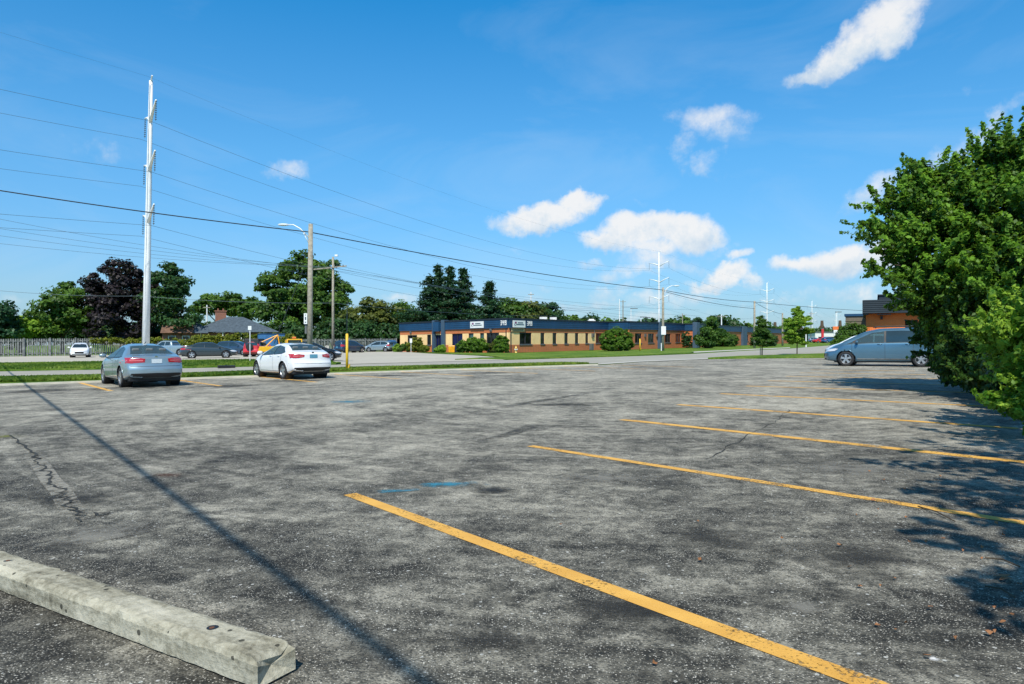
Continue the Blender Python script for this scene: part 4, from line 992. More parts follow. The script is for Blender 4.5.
# ------------------------------------------------------------------ right brick shop
y0=50.0
def X(px,y=y0): return (px-512)/F*y
SHB=118.0; SC=Vector((X(866),y0,0)); sdv=bdir(SHB)
def TS(px):
    k=(px-512)/F; return (k*SC.y-SC.x)/(sdv.x-k*sdv.y)
shop=empty('brick_shop',(SC.x,SC.y,Z(SC.x)),R(90-SHB),label='orange brick shop with dark ribbed metal mansard behind the blue van',cat='building')
def sm(fn,name,m,parent=shop): q=MB(); fn(q); return q.build(name,m,parent)
zt=hz(313.8,y0)-shop.location.z; zf=hz(300.5,y0)-shop.location.z; zu=hz(296,y0+1)-shop.location.z
ww=18.0
wx0,wx1=TS(905),TS(918); wz0,wz1=hz(331,y0-2)-shop.location.z,hz(319.5,y0-2)-shop.location.z
sm(lambda q:(q.box((wx0/2,7.5,zt/2),(wx0,15,zt)),q.box(((wx1+ww)/2,7.5,zt/2),(ww-wx1,15,zt)),q.box(((wx0+wx1)/2,.2,wz0/2),(wx1-wx0,.4,wz0)),q.box(((wx0+wx1)/2,.2,(wz1+zt)/2),(wx1-wx0,.4,zt-wz1))),'wall',M['brick2'])
w=sm(lambda q:q.box(((wx0+wx1)/2,.3,(wz0+wz1)/2),(wx1-wx0,.04,wz1-wz0)),'window',M['winglass'])
sm(lambda q:(q.box(((wx0+wx1)/2,.24,wz0+.03),(wx1-wx0,.08,.06)),q.box(((wx0+wx1)/2,.24,(wz0+wz1)/2),(.05,.08,wz1-wz0))),'frame',M['frame'],w)
def mans(q):
    n=7; h=(zf-zt)/n
    for i in range(n): q.box((ww/2+.05,7.2,zt+h*(i+.5)),(ww+.55,15.9,h*.72)); q.box((ww/2+.05,7.2,zt+h*(i+.5)),(ww+.43,15.78,h))
sm(mans,'mansard',M['slate'])
sm(lambda q:(q.box((ww/2+.6,8,(zf+zu)/2),(ww-.5,14,zu-zf)),q.box((ww/2+.6,8,zu+.04),(ww-.3,14.2,.08))),'roof_parapet',M['fascia_dark'])
sm(lambda q:q.box((-.02,7.2,zt-.03),(.36,15.6,.12)),'soffit',M['frame'])
sm(lambda q:(q.box((1.0,-.1,zt-.3),(.16,.2,.24)),q.box((1.15,-.42,zt-.08),(.9,.5,.06))),'wall_lamp',M['black'])
# annex behind
b=P(845.5,64); an=empty('low_annex_building',b,R(90-118),label='low tan sided building with dark cap behind the shop hedge',cat='building'); ht=hz(316.2,64)-b.z
q=MB(); q.box((3,3,ht/2),(6,6,ht)); 
for i in range(8): q.box((3,3,ht*(i+1)/8-.02),(6.08,6.08,.05))
q.build('wall',M['tan'],an); q=MB(); q.box((3,3,ht+.1),(6.2,6.2,.22)); q.build('roof_cap',M['fascia'],an)
shrub('conical_hedge','dark rounded hedge in front of the tan annex',850,49,[(853,333,49,9,.95),(846,338,49,8,1.0),(860,335,49,8,1.1),(842,342,49,6,1.0),(855,344,49,14,.7)],'green',150,110,.26,.07,cat='hedge')
shrub('conical_hedge','lower bright hedge beside the van bonnet',845,46,[(845,343,46,8,.7),(838,346,46,6,.8),(853,345,46,8,.8)],'boxwood',80,110,.22,.06,cat='hedge')
# distant store, pylons
b=P(826,330); st_=empty('distant_store',b,label='long white store far down the street',cat='building'); q=MB(); q.box((0,0,2.2),(14,8,4.4)); q.build('wall',M['whitewall'],st_); q=MB(); q.box((0,-.1,4.3),(14.4,8.3,.5)); q.build('roof_cap',M['sillm'],st_)
q=MB(); 
q.box((0,-4.05,1.4),(11,.1,1.4)); q.build('window',M['winglass'],st_)
b=P(822.5,270); s1_=empty('pylon_sign',b,label='red vertical pylon sign far down the street',cat='sign'); q=MB(); q.box((0,0,3.2),(.9,.4,3.8)); q.build('sign_panel',M['redsign'],s1_); q=MB(); q.box((0,0,.7),(.5,.3,1.4)); q.box((0,0,5.25),(1.1,.5,.3)); q.build('base',M['meterbox'],s1_)
b=P(835.5,150); s2_=empty('pylon_sign',b,label='orange topped white pylon sign above the hedge',cat='sign'); q=MB(); q.box((0,0,3.6),(1.2,.3,.75)); q.build('sign_panel',M['orange'],s2_); q=MB(); q.box((0,0,2.9),(.9,.28,.6)); q.build('lower_panel',M['signwhite'],s2_); q=MB(); q.box((-.3,0,1.3),(.12,.12,2.6)); q.box((.3,0,1.3),(.12,.12,2.6)); q.build('post',M['steel'],s2_)
# ------------------------------------------------------------------ vehicles
def chaik(p,n=2):
    for _ in range(n):
        q=[p[0]]
        for a,b in zip(p,p[1:]): q+= [a*.75+b*.25,a*.25+b*.75]
        q.append(p[-1]); p=q
    return p
def inpoly(x,y,poly):
    c=False; n=len(poly); j=n-1
    for i in range(n):
        xi,yi=poly[i]; xj,yj=poly[j]
        if (yi>y)!=(yj>y) and x<(xj-xi)*(y-yi)/(yj-yi)+xi: c=not c
        j=i
    return c
def sm_interp(pts,xs,w=.10):
    d=.02; g=np.arange(xs[0]-.4,xs[-1]+.4,d); v=np.interp(g,[p[0] for p in pts],[p[1] for p in pts])
    k=np.exp(-.5*(np.arange(-15,16)*d/w)**2); k/=k.sum(); vs=np.convolve(np.pad(v,15,'edge'),k,'valid')
    return np.interp(xs,g,vs)
SED=dict(L=4.85,W=1.85,top=[(0,.96),(.12,1.04),(.62,1.09),(1.45,1.40),(2.05,1.465),(2.75,1.42),(3.72,.98),(4.35,.87),(4.7,.74),(4.85,.62)],
 belt=[(0,.93),(.6,1.0),(2,.97),(3.6,.90),(4.4,.74),(4.85,.58)],wx=(1.02,3.83),wr=.335,tumble=.62,
 sw=[([(.98,1.04),(1.2,1.005),(2.02,.985)],[(1.02,1.06),(1.45,1.27),(2.02,1.345)]),([(2.09,.985),(2.9,.965),(3.42,.955)],[(2.09,1.35),(2.70,1.305),(3.36,.99)])],
 rg=([(-.66,1.10),(0,1.115),(.66,1.10)],[(-.50,1.37),(0,1.40),(.50,1.37)]),fg=([(-.72,.99),(0,1.0),(.72,.99)],[(-.54,1.36),(0,1.385),(.54,1.36)]),
 rear=[(.2,.10),(.45,.0),(.62,.0),(.75,.05),(1.0,.07),(1.5,.3)],front=[(.2,.12),(.45,0),(.62,.03),(.8,.25),(1.5,.6)],
 tails=[([(.50,.80),(.72,.78),(.915,.80)],[(.42,.90),(.72,.93),(.915,.945)])],seams=(2.055,3.45,1.18),mx=3.30,mz=1.0,roof=1.9)
VAN=dict(L=5.1,W=1.98,top=[(0,1.50),(.12,1.66),(.5,1.735),(1.6,1.775),(2.7,1.75),(3.35,1.60),(4.28,1.12),(4.75,.98),(4.98,.84),(5.1,.70)],
 belt=[(0,1.13),(3.4,1.06),(4.2,1.0),(4.7,.85),(5.1,.62)],wx=(1.05,4.08),wr=.345,tumble=.34,
 sw=[([(.22,1.16),(.6,1.13),(1.15,1.12)],[(.32,1.56),(.6,1.60),(1.15,1.63)]),([(1.22,1.12),(1.8,1.11),(2.42,1.10)],[(1.22,1.63),(1.8,1.64),(2.42,1.63)]),([(2.50,1.10),(3.1,1.09),(3.72,1.07)],[(2.50,1.62),(3.0,1.55),(3.62,1.25)]),([(3.79,1.07),(3.9,1.06),(4.02,1.05)],[(3.79,1.16),(3.85,1.13),(3.95,1.08)])],
 rg=([(-.74,1.18),(0,1.18),(.74,1.18)],[(-.66,1.55),(0,1.58),(.66,1.55)]),fg=([(-.8,1.14),(0,1.15),(.8,1.14)],[(-.62,1.60),(0,1.64),(.62,1.60)]),
 rear=[(.2,.12),(.45,.0),(.65,.0),(.8,.08),(1.2,.12),(1.7,.3)],front=[(.2,.1),(.45,0),(.62,.02),(.8,.2),(1.5,.6)],
 tails=[([(.74,.80),(.82,.80),(.93,.82)],[(.74,1.18),(.82,1.2),(.9,1.2)])],seams=(2.46,3.82,1.25),mx=3.62,mz=1.10,roof=1.5)
SUV=dict(L=4.65,W=1.86,top=[(0,1.40),(.1,1.56),(.5,1.66),(1.6,1.70),(2.5,1.66),(2.95,1.54),(3.6,1.12),(4.25,1.02),(4.55,.85),(4.65,.70)],
 belt=[(0,1.10),(3.2,1.04),(3.7,.98),(4.3,.86),(4.65,.62)],wx=(.95,3.7),wr=.36,tumble=.36,
 sw=[([(.35,1.16),(1.0,1.12),(1.7,1.09)],[(.5,1.45),(1.0,1.54),(1.7,1.56)]),([(1.78,1.09),(2.5,1.07),(3.2,1.05)],[(1.78,1.56),(2.4,1.52),(3.05,1.22)])],
 rg=([(-.66,1.16),(0,1.16),(.66,1.16)],[(-.56,1.48),(0,1.5),(.56,1.48)]),fg=([(-.72,1.14),(0,1.15),(.72,1.14)],[(-.58,1.52),(0,1.56),(.58,1.52)]),
 rear=[(.2,.12),(.45,.0),(.65,.0),(.8,.08),(1.2,.1),(1.7,.28)],front=[(.2,.1),(.45,0),(.62,.02),(.85,.12),(1.5,.6)],
 tails=[([(.66,.85),(.75,.85),(.9,.87)],[(.66,1.1),(.75,1.14),(.88,1.14)])],seams=(1.74,3.3,.95),mx=3.05,mz=1.10,roof=1.5)
HATCH=dict(SUV); HATCH.update(L=4.1,W=1.72,top=[(0,1.10),(.08,1.28),(.5,1.45),(1.5,1.52),(2.1,1.50),(2.6,1.38),(3.3,1.0),(3.75,.88),(4.0,.74),(4.1,.6)],belt=[(0,.98),(2.8,.92),(3.3,.86),(3.8,.74),(4.1,.55)],wx=(.7,3.2),wr=.31,
 sw=[([(.3,1.06),(.9,.99),(1.45,.97)],[(.45,1.25),(.9,1.36),(1.45,1.40)]),([(1.52,.97),(2.2,.95),(2.85,.94)],[(1.52,1.40),(2.1,1.36),(2.75,1.06)])],
 rg=([(-.6,1.04),(0,1.04),(.6,1.04)],[(-.5,1.3),(0,1.32),(.5,1.3)]),fg=([(-.66,1.0),(0,1.01),(.66,1.0)],[(-.52,1.36),(0,1.4),(.52,1.36)]),
 tails=[([(.6,.78),(.7,.78),(.83,.8)],[(.6,.98),(.7,1.02),(.81,1.02)])],seams=(1.48,2.95,.7),mx=2.75,mz=1.0,roof=1.4)
PICK=dict(SUV); PICK.update(L=5.6,W=1.98,top=[(0,1.18),(2.0,1.20),(2.1,1.20),(2.28,1.78),(3.4,1.84),(3.75,1.74),(4.3,1.25),(5.2,1.14),(5.5,.98),(5.6,.8)],belt=[(0,1.15),(2,1.17),(4.2,1.18),(5,1.05),(5.6,.72)],wx=(1.1,4.6),wr=.39,
 sw=[([(2.38,1.24),(2.7,1.23),(3.0,1.22)],[(2.42,1.64),(2.7,1.66),(3.0,1.67)]),([(3.08,1.22),(3.5,1.21),(3.95,1.20)],[(3.08,1.67),(3.5,1.65),(3.85,1.36)])],
 rg=([(-.66,1.3),(0,1.3),(.66,1.3)],[(-.6,1.64),(0,1.66),(.6,1.64)]),fg=([(-.78,1.30),(0,1.31),(.78,1.3)],[(-.62,1.68),(0,1.72),(.62,1.68)]),
 tails=[([(.82,.8),(.88,.8),(.95,.8)],[(.82,1.1),(.88,1.12),(.95,1.12)])],seams=(3.04,4.1,2.3),mx=3.9,mz=1.25,roof=3.0)
def make_car(name,label,spec,body,loc,bearing,cat='car',detail=True,scale=1.0,plate='plate',group=None,tailextra=None):
    s=spec; L=s['L'];W=s['W']; N=int(L/(.045 if detail else .09)); xs=np.linspace(0,L,N+1)
    zt=sm_interp(s['top'],xs,.05); zs=np.minimum(sm_interp(s['belt'],xs),zt-.015)
    ew=np.interp(xs,[0,.35,1.0,L-1.1,L-.4,L],[.90,.97,1,1,.955,.86])
    zb=np.interp(xs,[0,.5,L-.6,L],[.33,.22,.20,.26])
    def dr(y,z): return .26*(abs(y)/(W/2))**3.2+np.interp(z,[p[0] for p in s['rear']],[p[1] for p in s['rear']])
    def df(y,z): return .42*(abs(y)/(W/2))**2.6+np.interp(z,[p[0] for p in s['front']],[p[1] for p in s['front']])*.6
    def section(i,k=1.0):
        w=W/2*ew[i]; b=zb[i]; sh=zs[i]; t=zt[i]; g=max(0.0,t-sh); wt=w*.93-s['tumble']*g
        p=[(0,b),(.55*w,b),(.93*w,b+.02),(.985*w,b+.14),(w,b+(sh-b)*.5),(.99*w,sh-.10),(.962*w,sh-.012),(.93*w,sh+.02*min(1,g*8)),(.93*w-s['tumble']*g*.5,sh+.52*g),(wt,t-.11*min(1,g/.45)),(wt-.09,t-.022*min(1,g/.2)),(wt*.5,t-.003),(0,t)]
        h=chaik([np.array(q) for q in p],2)
        full=[(q[0],q[1]) for q in h]+[(-q[0],q[1]) for q in h[-2:0:-1]]
        if k!=1: zc=(b+t)/2; full=[(y*k,zc+(z-zc)*k) for y,z in full]
        return full
    V=[];Fc=[]
    def ring(x,sec):
        o=len(V)
        for y,z in sec:
            xr=x+max(0,1-x/.8)*dr(y,z)-max(0,1-(L-x)/.9)*df(y,z); V.append((xr-L/2,y,z))
        return o
    rings=[]
    for k in (.02,.25,.5,.72,.88,.955): rings.append(ring(0,section(0,k)))
    for i in range(len(xs)): rings.append(ring(xs[i],section(i,.985 if i in(0,len(xs)-1) else 1)))
    for k in (.955,.88,.72,.5,.25,.02): rings.append(ring(L,section(len(xs)-1,k)))
    m=len(section(0))
    for a,b in zip(rings,rings[1:]):
        for j in range(m): Fc.append((a+j,a+(j+1)%m,b+(j+1)%m,b+j))
    Fc.append(tuple(rings[0]+j for j in range(m))); Fc.append(tuple(rings[-1]+j for j in reversed(range(m))))
    bvh=BVHTree.FromPolygons([Vector(v) for v in V],Fc)
    ar=s['wr']+.065; wz=s['wr']
    # snap to arch circle
    V=[list(v) for v in V]
    for v in V:
        if abs(v[1])>W/2-.32:
            for wx in s['wx']:
                dx=v[0]+L/2-wx; dz=v[2]-wz; d=math.hypot(dx,dz)
                if abs(d-ar)<.026 and d>1e-4: v[0]=wx-L/2+dx/d*ar; v[2]=wz+dz/d*ar
    polys=[list(b)+list(t)[::-1] for b,t in s['sw']]
    rp=list(s['rg'][0])+list(s['rg'][1])[::-1]; fp=list(s['fg'][0])+list(s['fg'][1])[::-1]
    keep=[]
    for f in Fc:
        c=np.mean([V[i] for i in f],axis=0); drop=False
        if abs(c[1])>W/2-.34 and c[2]<ar+wz:
            for wx in s['wx']:
                if math.hypot(c[0]+L/2-wx,c[2]-wz)<ar: drop=True
        if not drop and detail and c[2]>.95:
            a=Vector(V[f[0]]);b=Vector(V[f[1]]);d=Vector(V[f[3]]) if len(f)>3 else Vector(V[f[2]]); n=(b-a).cross(d-a)
            if n.length>0: n.normalize()
            if abs(n.y)>.55 and any(all(inpoly(V[i][0]+L/2,V[i][2],p) for i in f) for p in polys): drop=True
            elif abs(n.x)>.12 and abs(n.y)<.6:
                if c[0]<0 and all(inpoly(V[i][1],V[i][2],rp) for i in f): drop=True
                if c[0]>0 and all(inpoly(V[i][1],V[i][2],fp) for i in f): drop=True
        if not drop: keep.append(f)
    root=empty(name,loc,R(90-bearing),label=label,cat=cat,group=group); root.rotation_euler=(0,-TILT*math.sin(R(bearing)),R(90-bearing)); root.scale=(scale,)*3
    q=MB(); q.v=[tuple(v) for v in V]; q.f=keep; bo=q.build('body',body,root,smooth=True)
    def patch(bot,top,view,off=.006,nx=14,ny=6,side=1):
        def crv(c,t):
            x=t*(len(c)-1); i=min(int(x),len(c)-2); return c[i][0]+(c[i+1][0]-c[i][0])*(x-i),c[i][1]+(c[i+1][1]-c[i][1])*(x-i)
        P_=[];ok=[]
        for j in range(ny+1):
            for i in range(nx+1):
                a=crv(bot,i/nx);b=crv(top,i/nx); u=a[0]+(b[0]-a[0])*j/ny; w=a[1]+(b[1]-a[1])*j/ny
                if view=='side': o=Vector((u-L/2,side*3,w)); d=Vector((0,-side,0))
                elif view=='rear': o=Vector((-L,u,w)); d=Vector((1,0,0))
                else: o=Vector((L,u,w)); d=Vector((-1,0,0))
                h=bvh.ray_cast(o,d)
                if h[0] is None: P_.append(Vector((0,0,0))); ok.append(False)
                else:
                    n=h[1] if h[1].dot(d)<0 else -h[1]; P_.append(h[0]+n*off); ok.append(True)
        fs=[]
        for j in range(ny):
            for i in range(nx):
                k=(j*(nx+1)+i,j*(nx+1)+i+1,(j+1)*(nx+1)+i+1,(j+1)*(nx+1)+i)
                if all(ok[a] for a in k): fs.append(k if (view,side) in(('side',-1),('front',1)) else k[::-1])
        return P_,fs
    def pobj(nm,mt,lst,parent=root):
        q=MB()
        for P_,fs in lst: q.add(P_,fs)
        return q.build(nm,mt,parent,smooth=True,recalc=False)
    gl=M['glass'] if detail else M['darkglass']
    for sd in (1,-1):
        for wi,(b,t) in enumerate(s['sw']): pobj('side_window',M['darkglass'] if (spec.get('strip') and wi<2) else gl,[patch(b,t,'side',.004,side=sd)])
        # black window surround behind the panes
        if detail:
            tr=[]
            for (b0,t0),(b1,t1) in zip(s['sw'],s['sw'][1:]):
                tr.append(patch([b0[-1],b1[0]],[t0[-1],t1[0]],'side',.007,3,5,sd))
            for b,t in s['sw']:
                lo=[(x,z-.022) for x,z in b]; tr.append(patch(lo,b,'side',.007,10,1,sd))
            pobj('window_trim',M['black'],tr)
    pobj('rear_window',gl,[patch(*s['rg'],'rear',.004)]); pobj('windshield',gl,[patch(*s['fg'],'front',.004)])
    # lamps
    for sd in (1,-1):
        for b,t in s['tails']:
            bb=[(x*sd,z) for x,z in b]; tt=[(x*sd,z) for x,z in t]
            pt=[patch(bb,tt,'rear',.008,10,4)]
            z0=b[-1][1]; z1=t[-1][1]; x_=.16
            pt.append(patch([(x_,z0),(x_+.22,z0+.03)],[(x_,z1),(x_+.26,z1-.005)],'side',.008,6,3,sd)); tl=pobj('tail_light',M['tail'],pt)
            if detail:
                xm=(b[0][0]+b[-1][0])/2; zz=(z0+z1)/2-.01
                pobj('lens_strip',M['rimdark'] if False else M['tail2'],[patch([(b[0][0]*sd+.05*sd,zz),((b[-1][0]-.02)*sd,zz+.005)],[(b[0][0]*sd+.05*sd,zz+.018),((b[-1][0]-.02)*sd,zz+.022)],'rear',.011,8,1)],tl)
        zf=s['front']; fz=np.interp(L-.35,xs,zs)
        pobj('headlight',M['lampclear'],[patch([(sd*(W/2-.45),fz-.16),(sd*(W/2-.12),fz-.10)],[(sd*(W/2-.50),fz-.06),(sd*(W/2-.11),fz+.02)],'front',.008,8,4),patch([(L-.55,fz-.10),(L-.18,fz-.14)],[(L-.7,fz+.0),(L-.2,fz-.02)],'side',.009,6,4,sd)])
    zr=np.interp(.6,xs,zs)
    pz=s.get('pz',.72)
    pl=pobj('licence_plate',M[plate],[patch([(-.16,pz),(.16,pz)],[(-.16,pz+.14),(.16,pz+.14)],'rear',.012,4,3)])
    # lower dark bumper, grille
    pobj('lower_bumper',M['black'],[patch([(-.80,.335),(0,.335),(.80,.335)],[(-.74,.47),(0,.48),(.74,.47)],'rear',.007,16,3)])
    pobj('grille',M['black'],[patch([(-.36,.42),(.36,.42)],[(-.40,.60),(.40,.60)],'front',.008,10,4)]); pobj('lower_grille',M['black'],[patch([(-.6,.30),(.6,.30)],[(-.62,.37),(.62,.37)],'front',.008,10,3)])
    if detail:
        # seams, sills, handles
        tr=[]
        def vline(x,z0,z1,sd,lean=0): tr.append(patch([(x,z0),(x+.011,z0)],[(x+lean,z1),(x+.011+lean,z1)],'side',.005,1,10,sd))
        for sd in (1,-1):
            a,b_,c=s['seams']; zz=np.interp(a,xs,zs)
            vline(a,.32,zz,sd); vline(b_,.34,zz-.06,sd); vline(c+.12,.62,zz,sd,-.05)
            tr.append(patch([(c+.2,.315),(b_,.315)],[(c+.2,.327),(b_,.327)],'side',.005,12,1,sd))
            for hx in (a-.22,b_-1.12 if False else a+1.0-.0):
                pass
        pobj('door_seam',M['rimdark'],tr)
        for sd in (1,-1):
            a,b_,c=s['seams']
            for hx in ((a-.25,a+.22) if s is VAN or spec.get('van') else (c+.32,a+.22)):
                P_,fs=patch([(hx-.09,zr-.12),(hx+.09,zr-.12)],[(hx-.09,zr-.085),(hx+.09,zr-.085)],'side',.025,4,2,sd); 
                c0=sum(P_,Vector())/len(P_); q=MB(); q.tube([c0+Vector((-.09,-sd*.02,0)),c0+Vector((-.05,0,0)),c0+Vector((.05,0,0)),c0+Vector((.09,-sd*.02,0))],.014,6); q.build('door_handle',M[s.get('hm','chrome')] if False else body,root,smooth=True)
        if s.get('strip'): 
            for sd in (1,-1): pobj('side_moulding',M['chrome'],[patch([(1.5,.335),(3.6,.335)],[(1.5,.36),(3.6,.36)],'side',.012,14,1,sd)])
        tr=[patch([(-.9,.0),(0,0)],[(0,0),(0,0)],'rear')] if False else []
        for zz_,w_ in ((s.get('trunkline',.76),.86),):
            tr.append(patch([(-w_,zz_),(w_,zz_)],[(-w_,zz_+.010),(w_,zz_+.010)],'rear',.005,16,1))
        pobj('bumper_seam',M['rimdark'],tr)
        q=MB(); zt0=s.get('emz',.97); h=bvh.ray_cast(Vector((-L,0,zt0)),Vector((1,0,0)))
        if h[0]: q.lathe([(.001,0),(.05,0),(.05,.012),(.001,.012)],'x',12,tuple(h[0]-Vector((.018,0,0)))); q.build('emblem',M['chrome'],root)
        # mirrors
        q=MB(); zz=.24; q.tube([(L*.26,W/2-.04,s['mz']-.03),(L*.26,W/2+.10,s['mz'])],.02,5) if False else None
    for sd in (1,-1):
        mx=s['mx']-L/2; q=MB(); h=bvh.ray_cast(Vector((mx,sd*3,s['mz']-.04)),Vector((0,-sd,0))); yy=(abs(h[0].y) if h[0] else W/2-.1)
        q.tube([(mx,sd*(yy-.02),s['mz']-.05),(mx-.03,sd*(yy+.09),s['mz']-.01)],.025,6)
        c=Vector((mx-.02,sd*(yy+.16),s['mz']+.035)); pr=[(.01,-.10),(.06,-.095),(.085,-.04),(.085,.03),(.05,.085),(.01,.10)]
        o=len(q.v); q.lathe(pr,'y',10,(0,0,0)); q.v[o:]=[tuple(Vector((v[0]*.75,v[1]*1.1,v[2]*.9))+c) for v in q.v[o:]]
        q.build('mirror',body,root,smooth=True)
    # interior
    if detail:
        q=MB(); zz=.55
        q.box((s['roof']-L/2+.1,0,.62),(L*.5,W-.34,.5)); q.box((s['mx']-L/2+.02,0,.86),(.45,W-.42,.22)); q.build('cabin_floor',M['interior'],root)
        sx=[s['mx']-1.15-L/2]; bx=s['mx']-2.15-L/2
        for X_,lst in ((sx[0],(-.38,.38)),(bx,(-.42,0,.42))):
            for yy in lst:
                q=MB(); rot=Matrix.Rotation(R(-14),3,'Y'); hh=s['mz']+.02
                q.box((X_-.02,yy,hh-.12),(.12,.46 if len(lst)==2 else .40,.44),rot,.8); q.box((X_-.10,yy,hh+.19),(.10,.27,.17),rot,.8); q.build('seat',M['seat'],root,bevel=.03)
        q=MB(); 
        if s['wx'] : 
            yy=.38; c=Vector((s['mx']-.42-L/2,yy,s['mz']-.07)); q.tube([c+Vector((.04*math.sin(a),.17*math.cos(a),.17*math.sin(a))) for a in [i*math.pi/8 for i in range(17)]],.014,6,False); q.build('steering_wheel',M['black'],root)
    # wheel wells + wheels
    q=MB()
    for wx in s['wx']:
        for sd in (1,-1):
            q.lathe([(ar-.002,sd*(W/2-.04)),(ar-.002,sd*(W/2-.34)),(.01,sd*(W/2-.345))],'y',28,(wx-L/2,0,wz))
    q.box((0,0,.26),(L-1.0,W-.34,.16)); q.box((-L/2+.6,0,.30),(.8,W-.3,.16))
    q.build('underbody',M['black'],root)
    q=MB()
    for wx in s['wx']:
        for sd in (1,-1):
            pts=[]
            for i in range(19):
                a=math.pi*(-.06+1.12*i/18); x=wx+ar*math.cos(a)*1.0; z=wz+ar*math.sin(a)
                h=bvh.ray_cast(Vector((wx-L/2+(ar+.012)*math.cos(a),sd*3,wz+(ar+.012)*math.sin(a))),Vector((0,-sd,0)))
                if h[0]: pts.append(h[0]-Vector((0,sd*.004,0)))
            if len(pts)>2: q.tube(pts,.012,5)
    q.build('arch_lip',body,root,smooth=True)
    r=s['wr']
    for wx in s['wx']:
        for sd in (1,-1):
            c=Vector((wx-L/2,sd*(W/2-.13),wz)); q=MB()
            q.lathe([(r*.66,-.10*sd),(r*.93,-.105*sd),(r,-.08*sd),(r,.08*sd),(r*.93,.105*sd),(r*.80,.112*sd),(r*.66,.10*sd),(r*.64,.07*sd)],'y',28); t=q.build('wheel',M['rubber'],root,smooth=True); t.location=c
            q=MB(); q.lathe([(.001,.045*sd),(r*.66,.03*sd)],'y',24); rd=q.build('brake_disc',M['rimdark'],t)
            q=MB(); q.lathe([(r*.68,.095*sd),(r*.63,.10*sd),(r*.60,.085*sd),(r*.62,.04*sd)],'y',28); q.lathe([(.001,.095*sd),(r*.13,.09*sd),(r*.16,.06*sd)],'y',14)
            ns=s.get('spokes',5) if detail else 5
            for k in range(ns):
                a=2*math.pi*k/ns+.3; u=Vector((math.cos(a),0,math.sin(a))); v=Vector((-math.sin(a),0,math.cos(a)))
                w0,w1=(.20 if ns==5 else .10)*r,(.13 if ns==5 else .07)*r
                if ns==5: w1=.16*r
                p=[u*r*.08-v*w0*.5,u*r*.64-v*w1,u*r*.64+v*w1,u*r*.08+v*w0*.5]; y0,y1=.088*sd,.06*sd
                q.add([Vector((a_.x,y0,a_.z)) for a_ in p]+[Vector((a_.x,y1,a_.z)) for a_ in p],[(0,1,2,3),(0,4,5,1),(1,5,6,2),(2,6,7,3),(3,7,4,0)])
            q.build('rim',M['rim'],t)
    return root
M['tail2']=mat('tail_lens_bright',(.85,.25,.25),.2,0,.1,30,coat=.5)
def cl(px,py_or_y,by_y=False):
    return P(px,py_or_y) if by_y else G(px,py_or_y)
ACC=dict(SED,pz=.80,trunkline=.70,emz=1.0,tails=[([(.36,.835),(.62,.815),(.915,.80)],[(.34,.955),(.62,.985),(.915,.985)])],spokes=10)
KIA=dict(SED,L=4.56,W=1.80,top=[(0,.98),(.10,1.07),(.42,1.12),(1.25,1.39),(1.9,1.44),(2.5,1.41),(3.45,.98),(4.05,.87),(4.4,.74),(4.56,.6)],belt=[(0,.94),(.5,1.02),(2,.97),(3.4,.88),(4.1,.74),(4.56,.56)],wx=(.98,3.68),wr=.33,
 sw=[([(.86,1.08),(1.1,1.02),(1.86,.985)],[(.90,1.10),(1.28,1.27),(1.86,1.335)]),([(1.93,.985),(2.6,.96),(3.18,.945)],[(1.93,1.338),(2.48,1.30),(3.12,.98)])],
 rg=([(-.64,1.13),(0,1.145),(.64,1.13)],[(-.50,1.355),(0,1.385),(.50,1.355)]),seams=(1.895,3.2,1.0),mx=3.06,mz=1.0,pz=.84,trunkline=.62,emz=1.03,
 tails=[([(.38,.88),(.6,.84),(.89,.83)],[(.36,.965),(.6,.995),(.89,1.0)])])
sedan=make_car('parked_sedan','silver blue four door sedan parked nose to the kerb',ACC,M['silver'],P(139.5,23.9),-41,plate='whiteplate',scale=.975)
kia=make_car('parked_sedan','white compact four door sedan parked in front of the wooden pole',KIA,M['white'],P(290,27.8),-41.5,scale=.975)
VV=dict(VAN,strip=True,pz=.9,trunkline=.62,emz=1.1)
van=make_car('parked_minivan','light blue minivan parked side on under the maple at the right',VV,M['vanblue'],P(884,34.0),-59,cat='minivan',scale=1.06)
for o_,sp in ((sedan,ACC),(kia,KIA)):
    q=MB(); q.tube([(-.42-.3,0,1.45),(-.62-.3,0,1.52)],.012,5); q.build('antenna',M['black'],o_)
    q=MB()
    for yy in (-.45,.45): q.lathe([(.04,0),(.045,.12)],'x',10,(-sp['L']/2+.06,yy,.30))
    q.build('exhaust_pipe',M['chrome'],o_)
q=MB(); 
for yy in (-.62,.62): q.tube([(-1.9,yy,1.80),(-1.8,yy,1.84),(.3,yy,1.84),(.4,yy,1.79)],.022,6)
q.build('roof_rail',M['black'],van)
make_car('parked_car','small white hatchback facing the street in front of the plank fence',HATCH,M['white'],P(80.5,76),151,detail=False,scale=1.08)
make_car('parked_pickup','silver pickup truck by the fence just right of the sedan roof',PICK,M['silver'],P(171,83),-85,cat='pickup truck',detail=False)
make_car('parked_sedan','dark charcoal sedan standing side on in the far lot',SED,M['darkgrey'],P(209,66),66,detail=False,scale=1.06)
make_car('parked_suv','dark navy suv between the charcoal sedan and the red jeep',SUV,M['navy'],P(237,80),100,cat='suv',detail=False)
make_car('parked_jeep','red open topped off road vehicle seen from behind',dict(SUV,top=[(0,1.60),(.06,1.78),(.5,1.84),(1.6,1.84),(2.3,1.80),(2.45,1.72),(2.75,1.16),(3.9,1.10),(4.05,1.0),(4.1,.9)],L=4.1,wx=(.75,3.3),wr=.38,tumble=.22,belt=[(0,1.1),(3,1.08),(4.1,.9)]),M['red'],P(257,72),-3,cat='jeep',detail=False)
make_car('parked_sedan','black sedan partly hidden behind the white sedan',SED,M['black2'] if 'black2' in M else M['darkgrey'],P(309,52),64,detail=False)
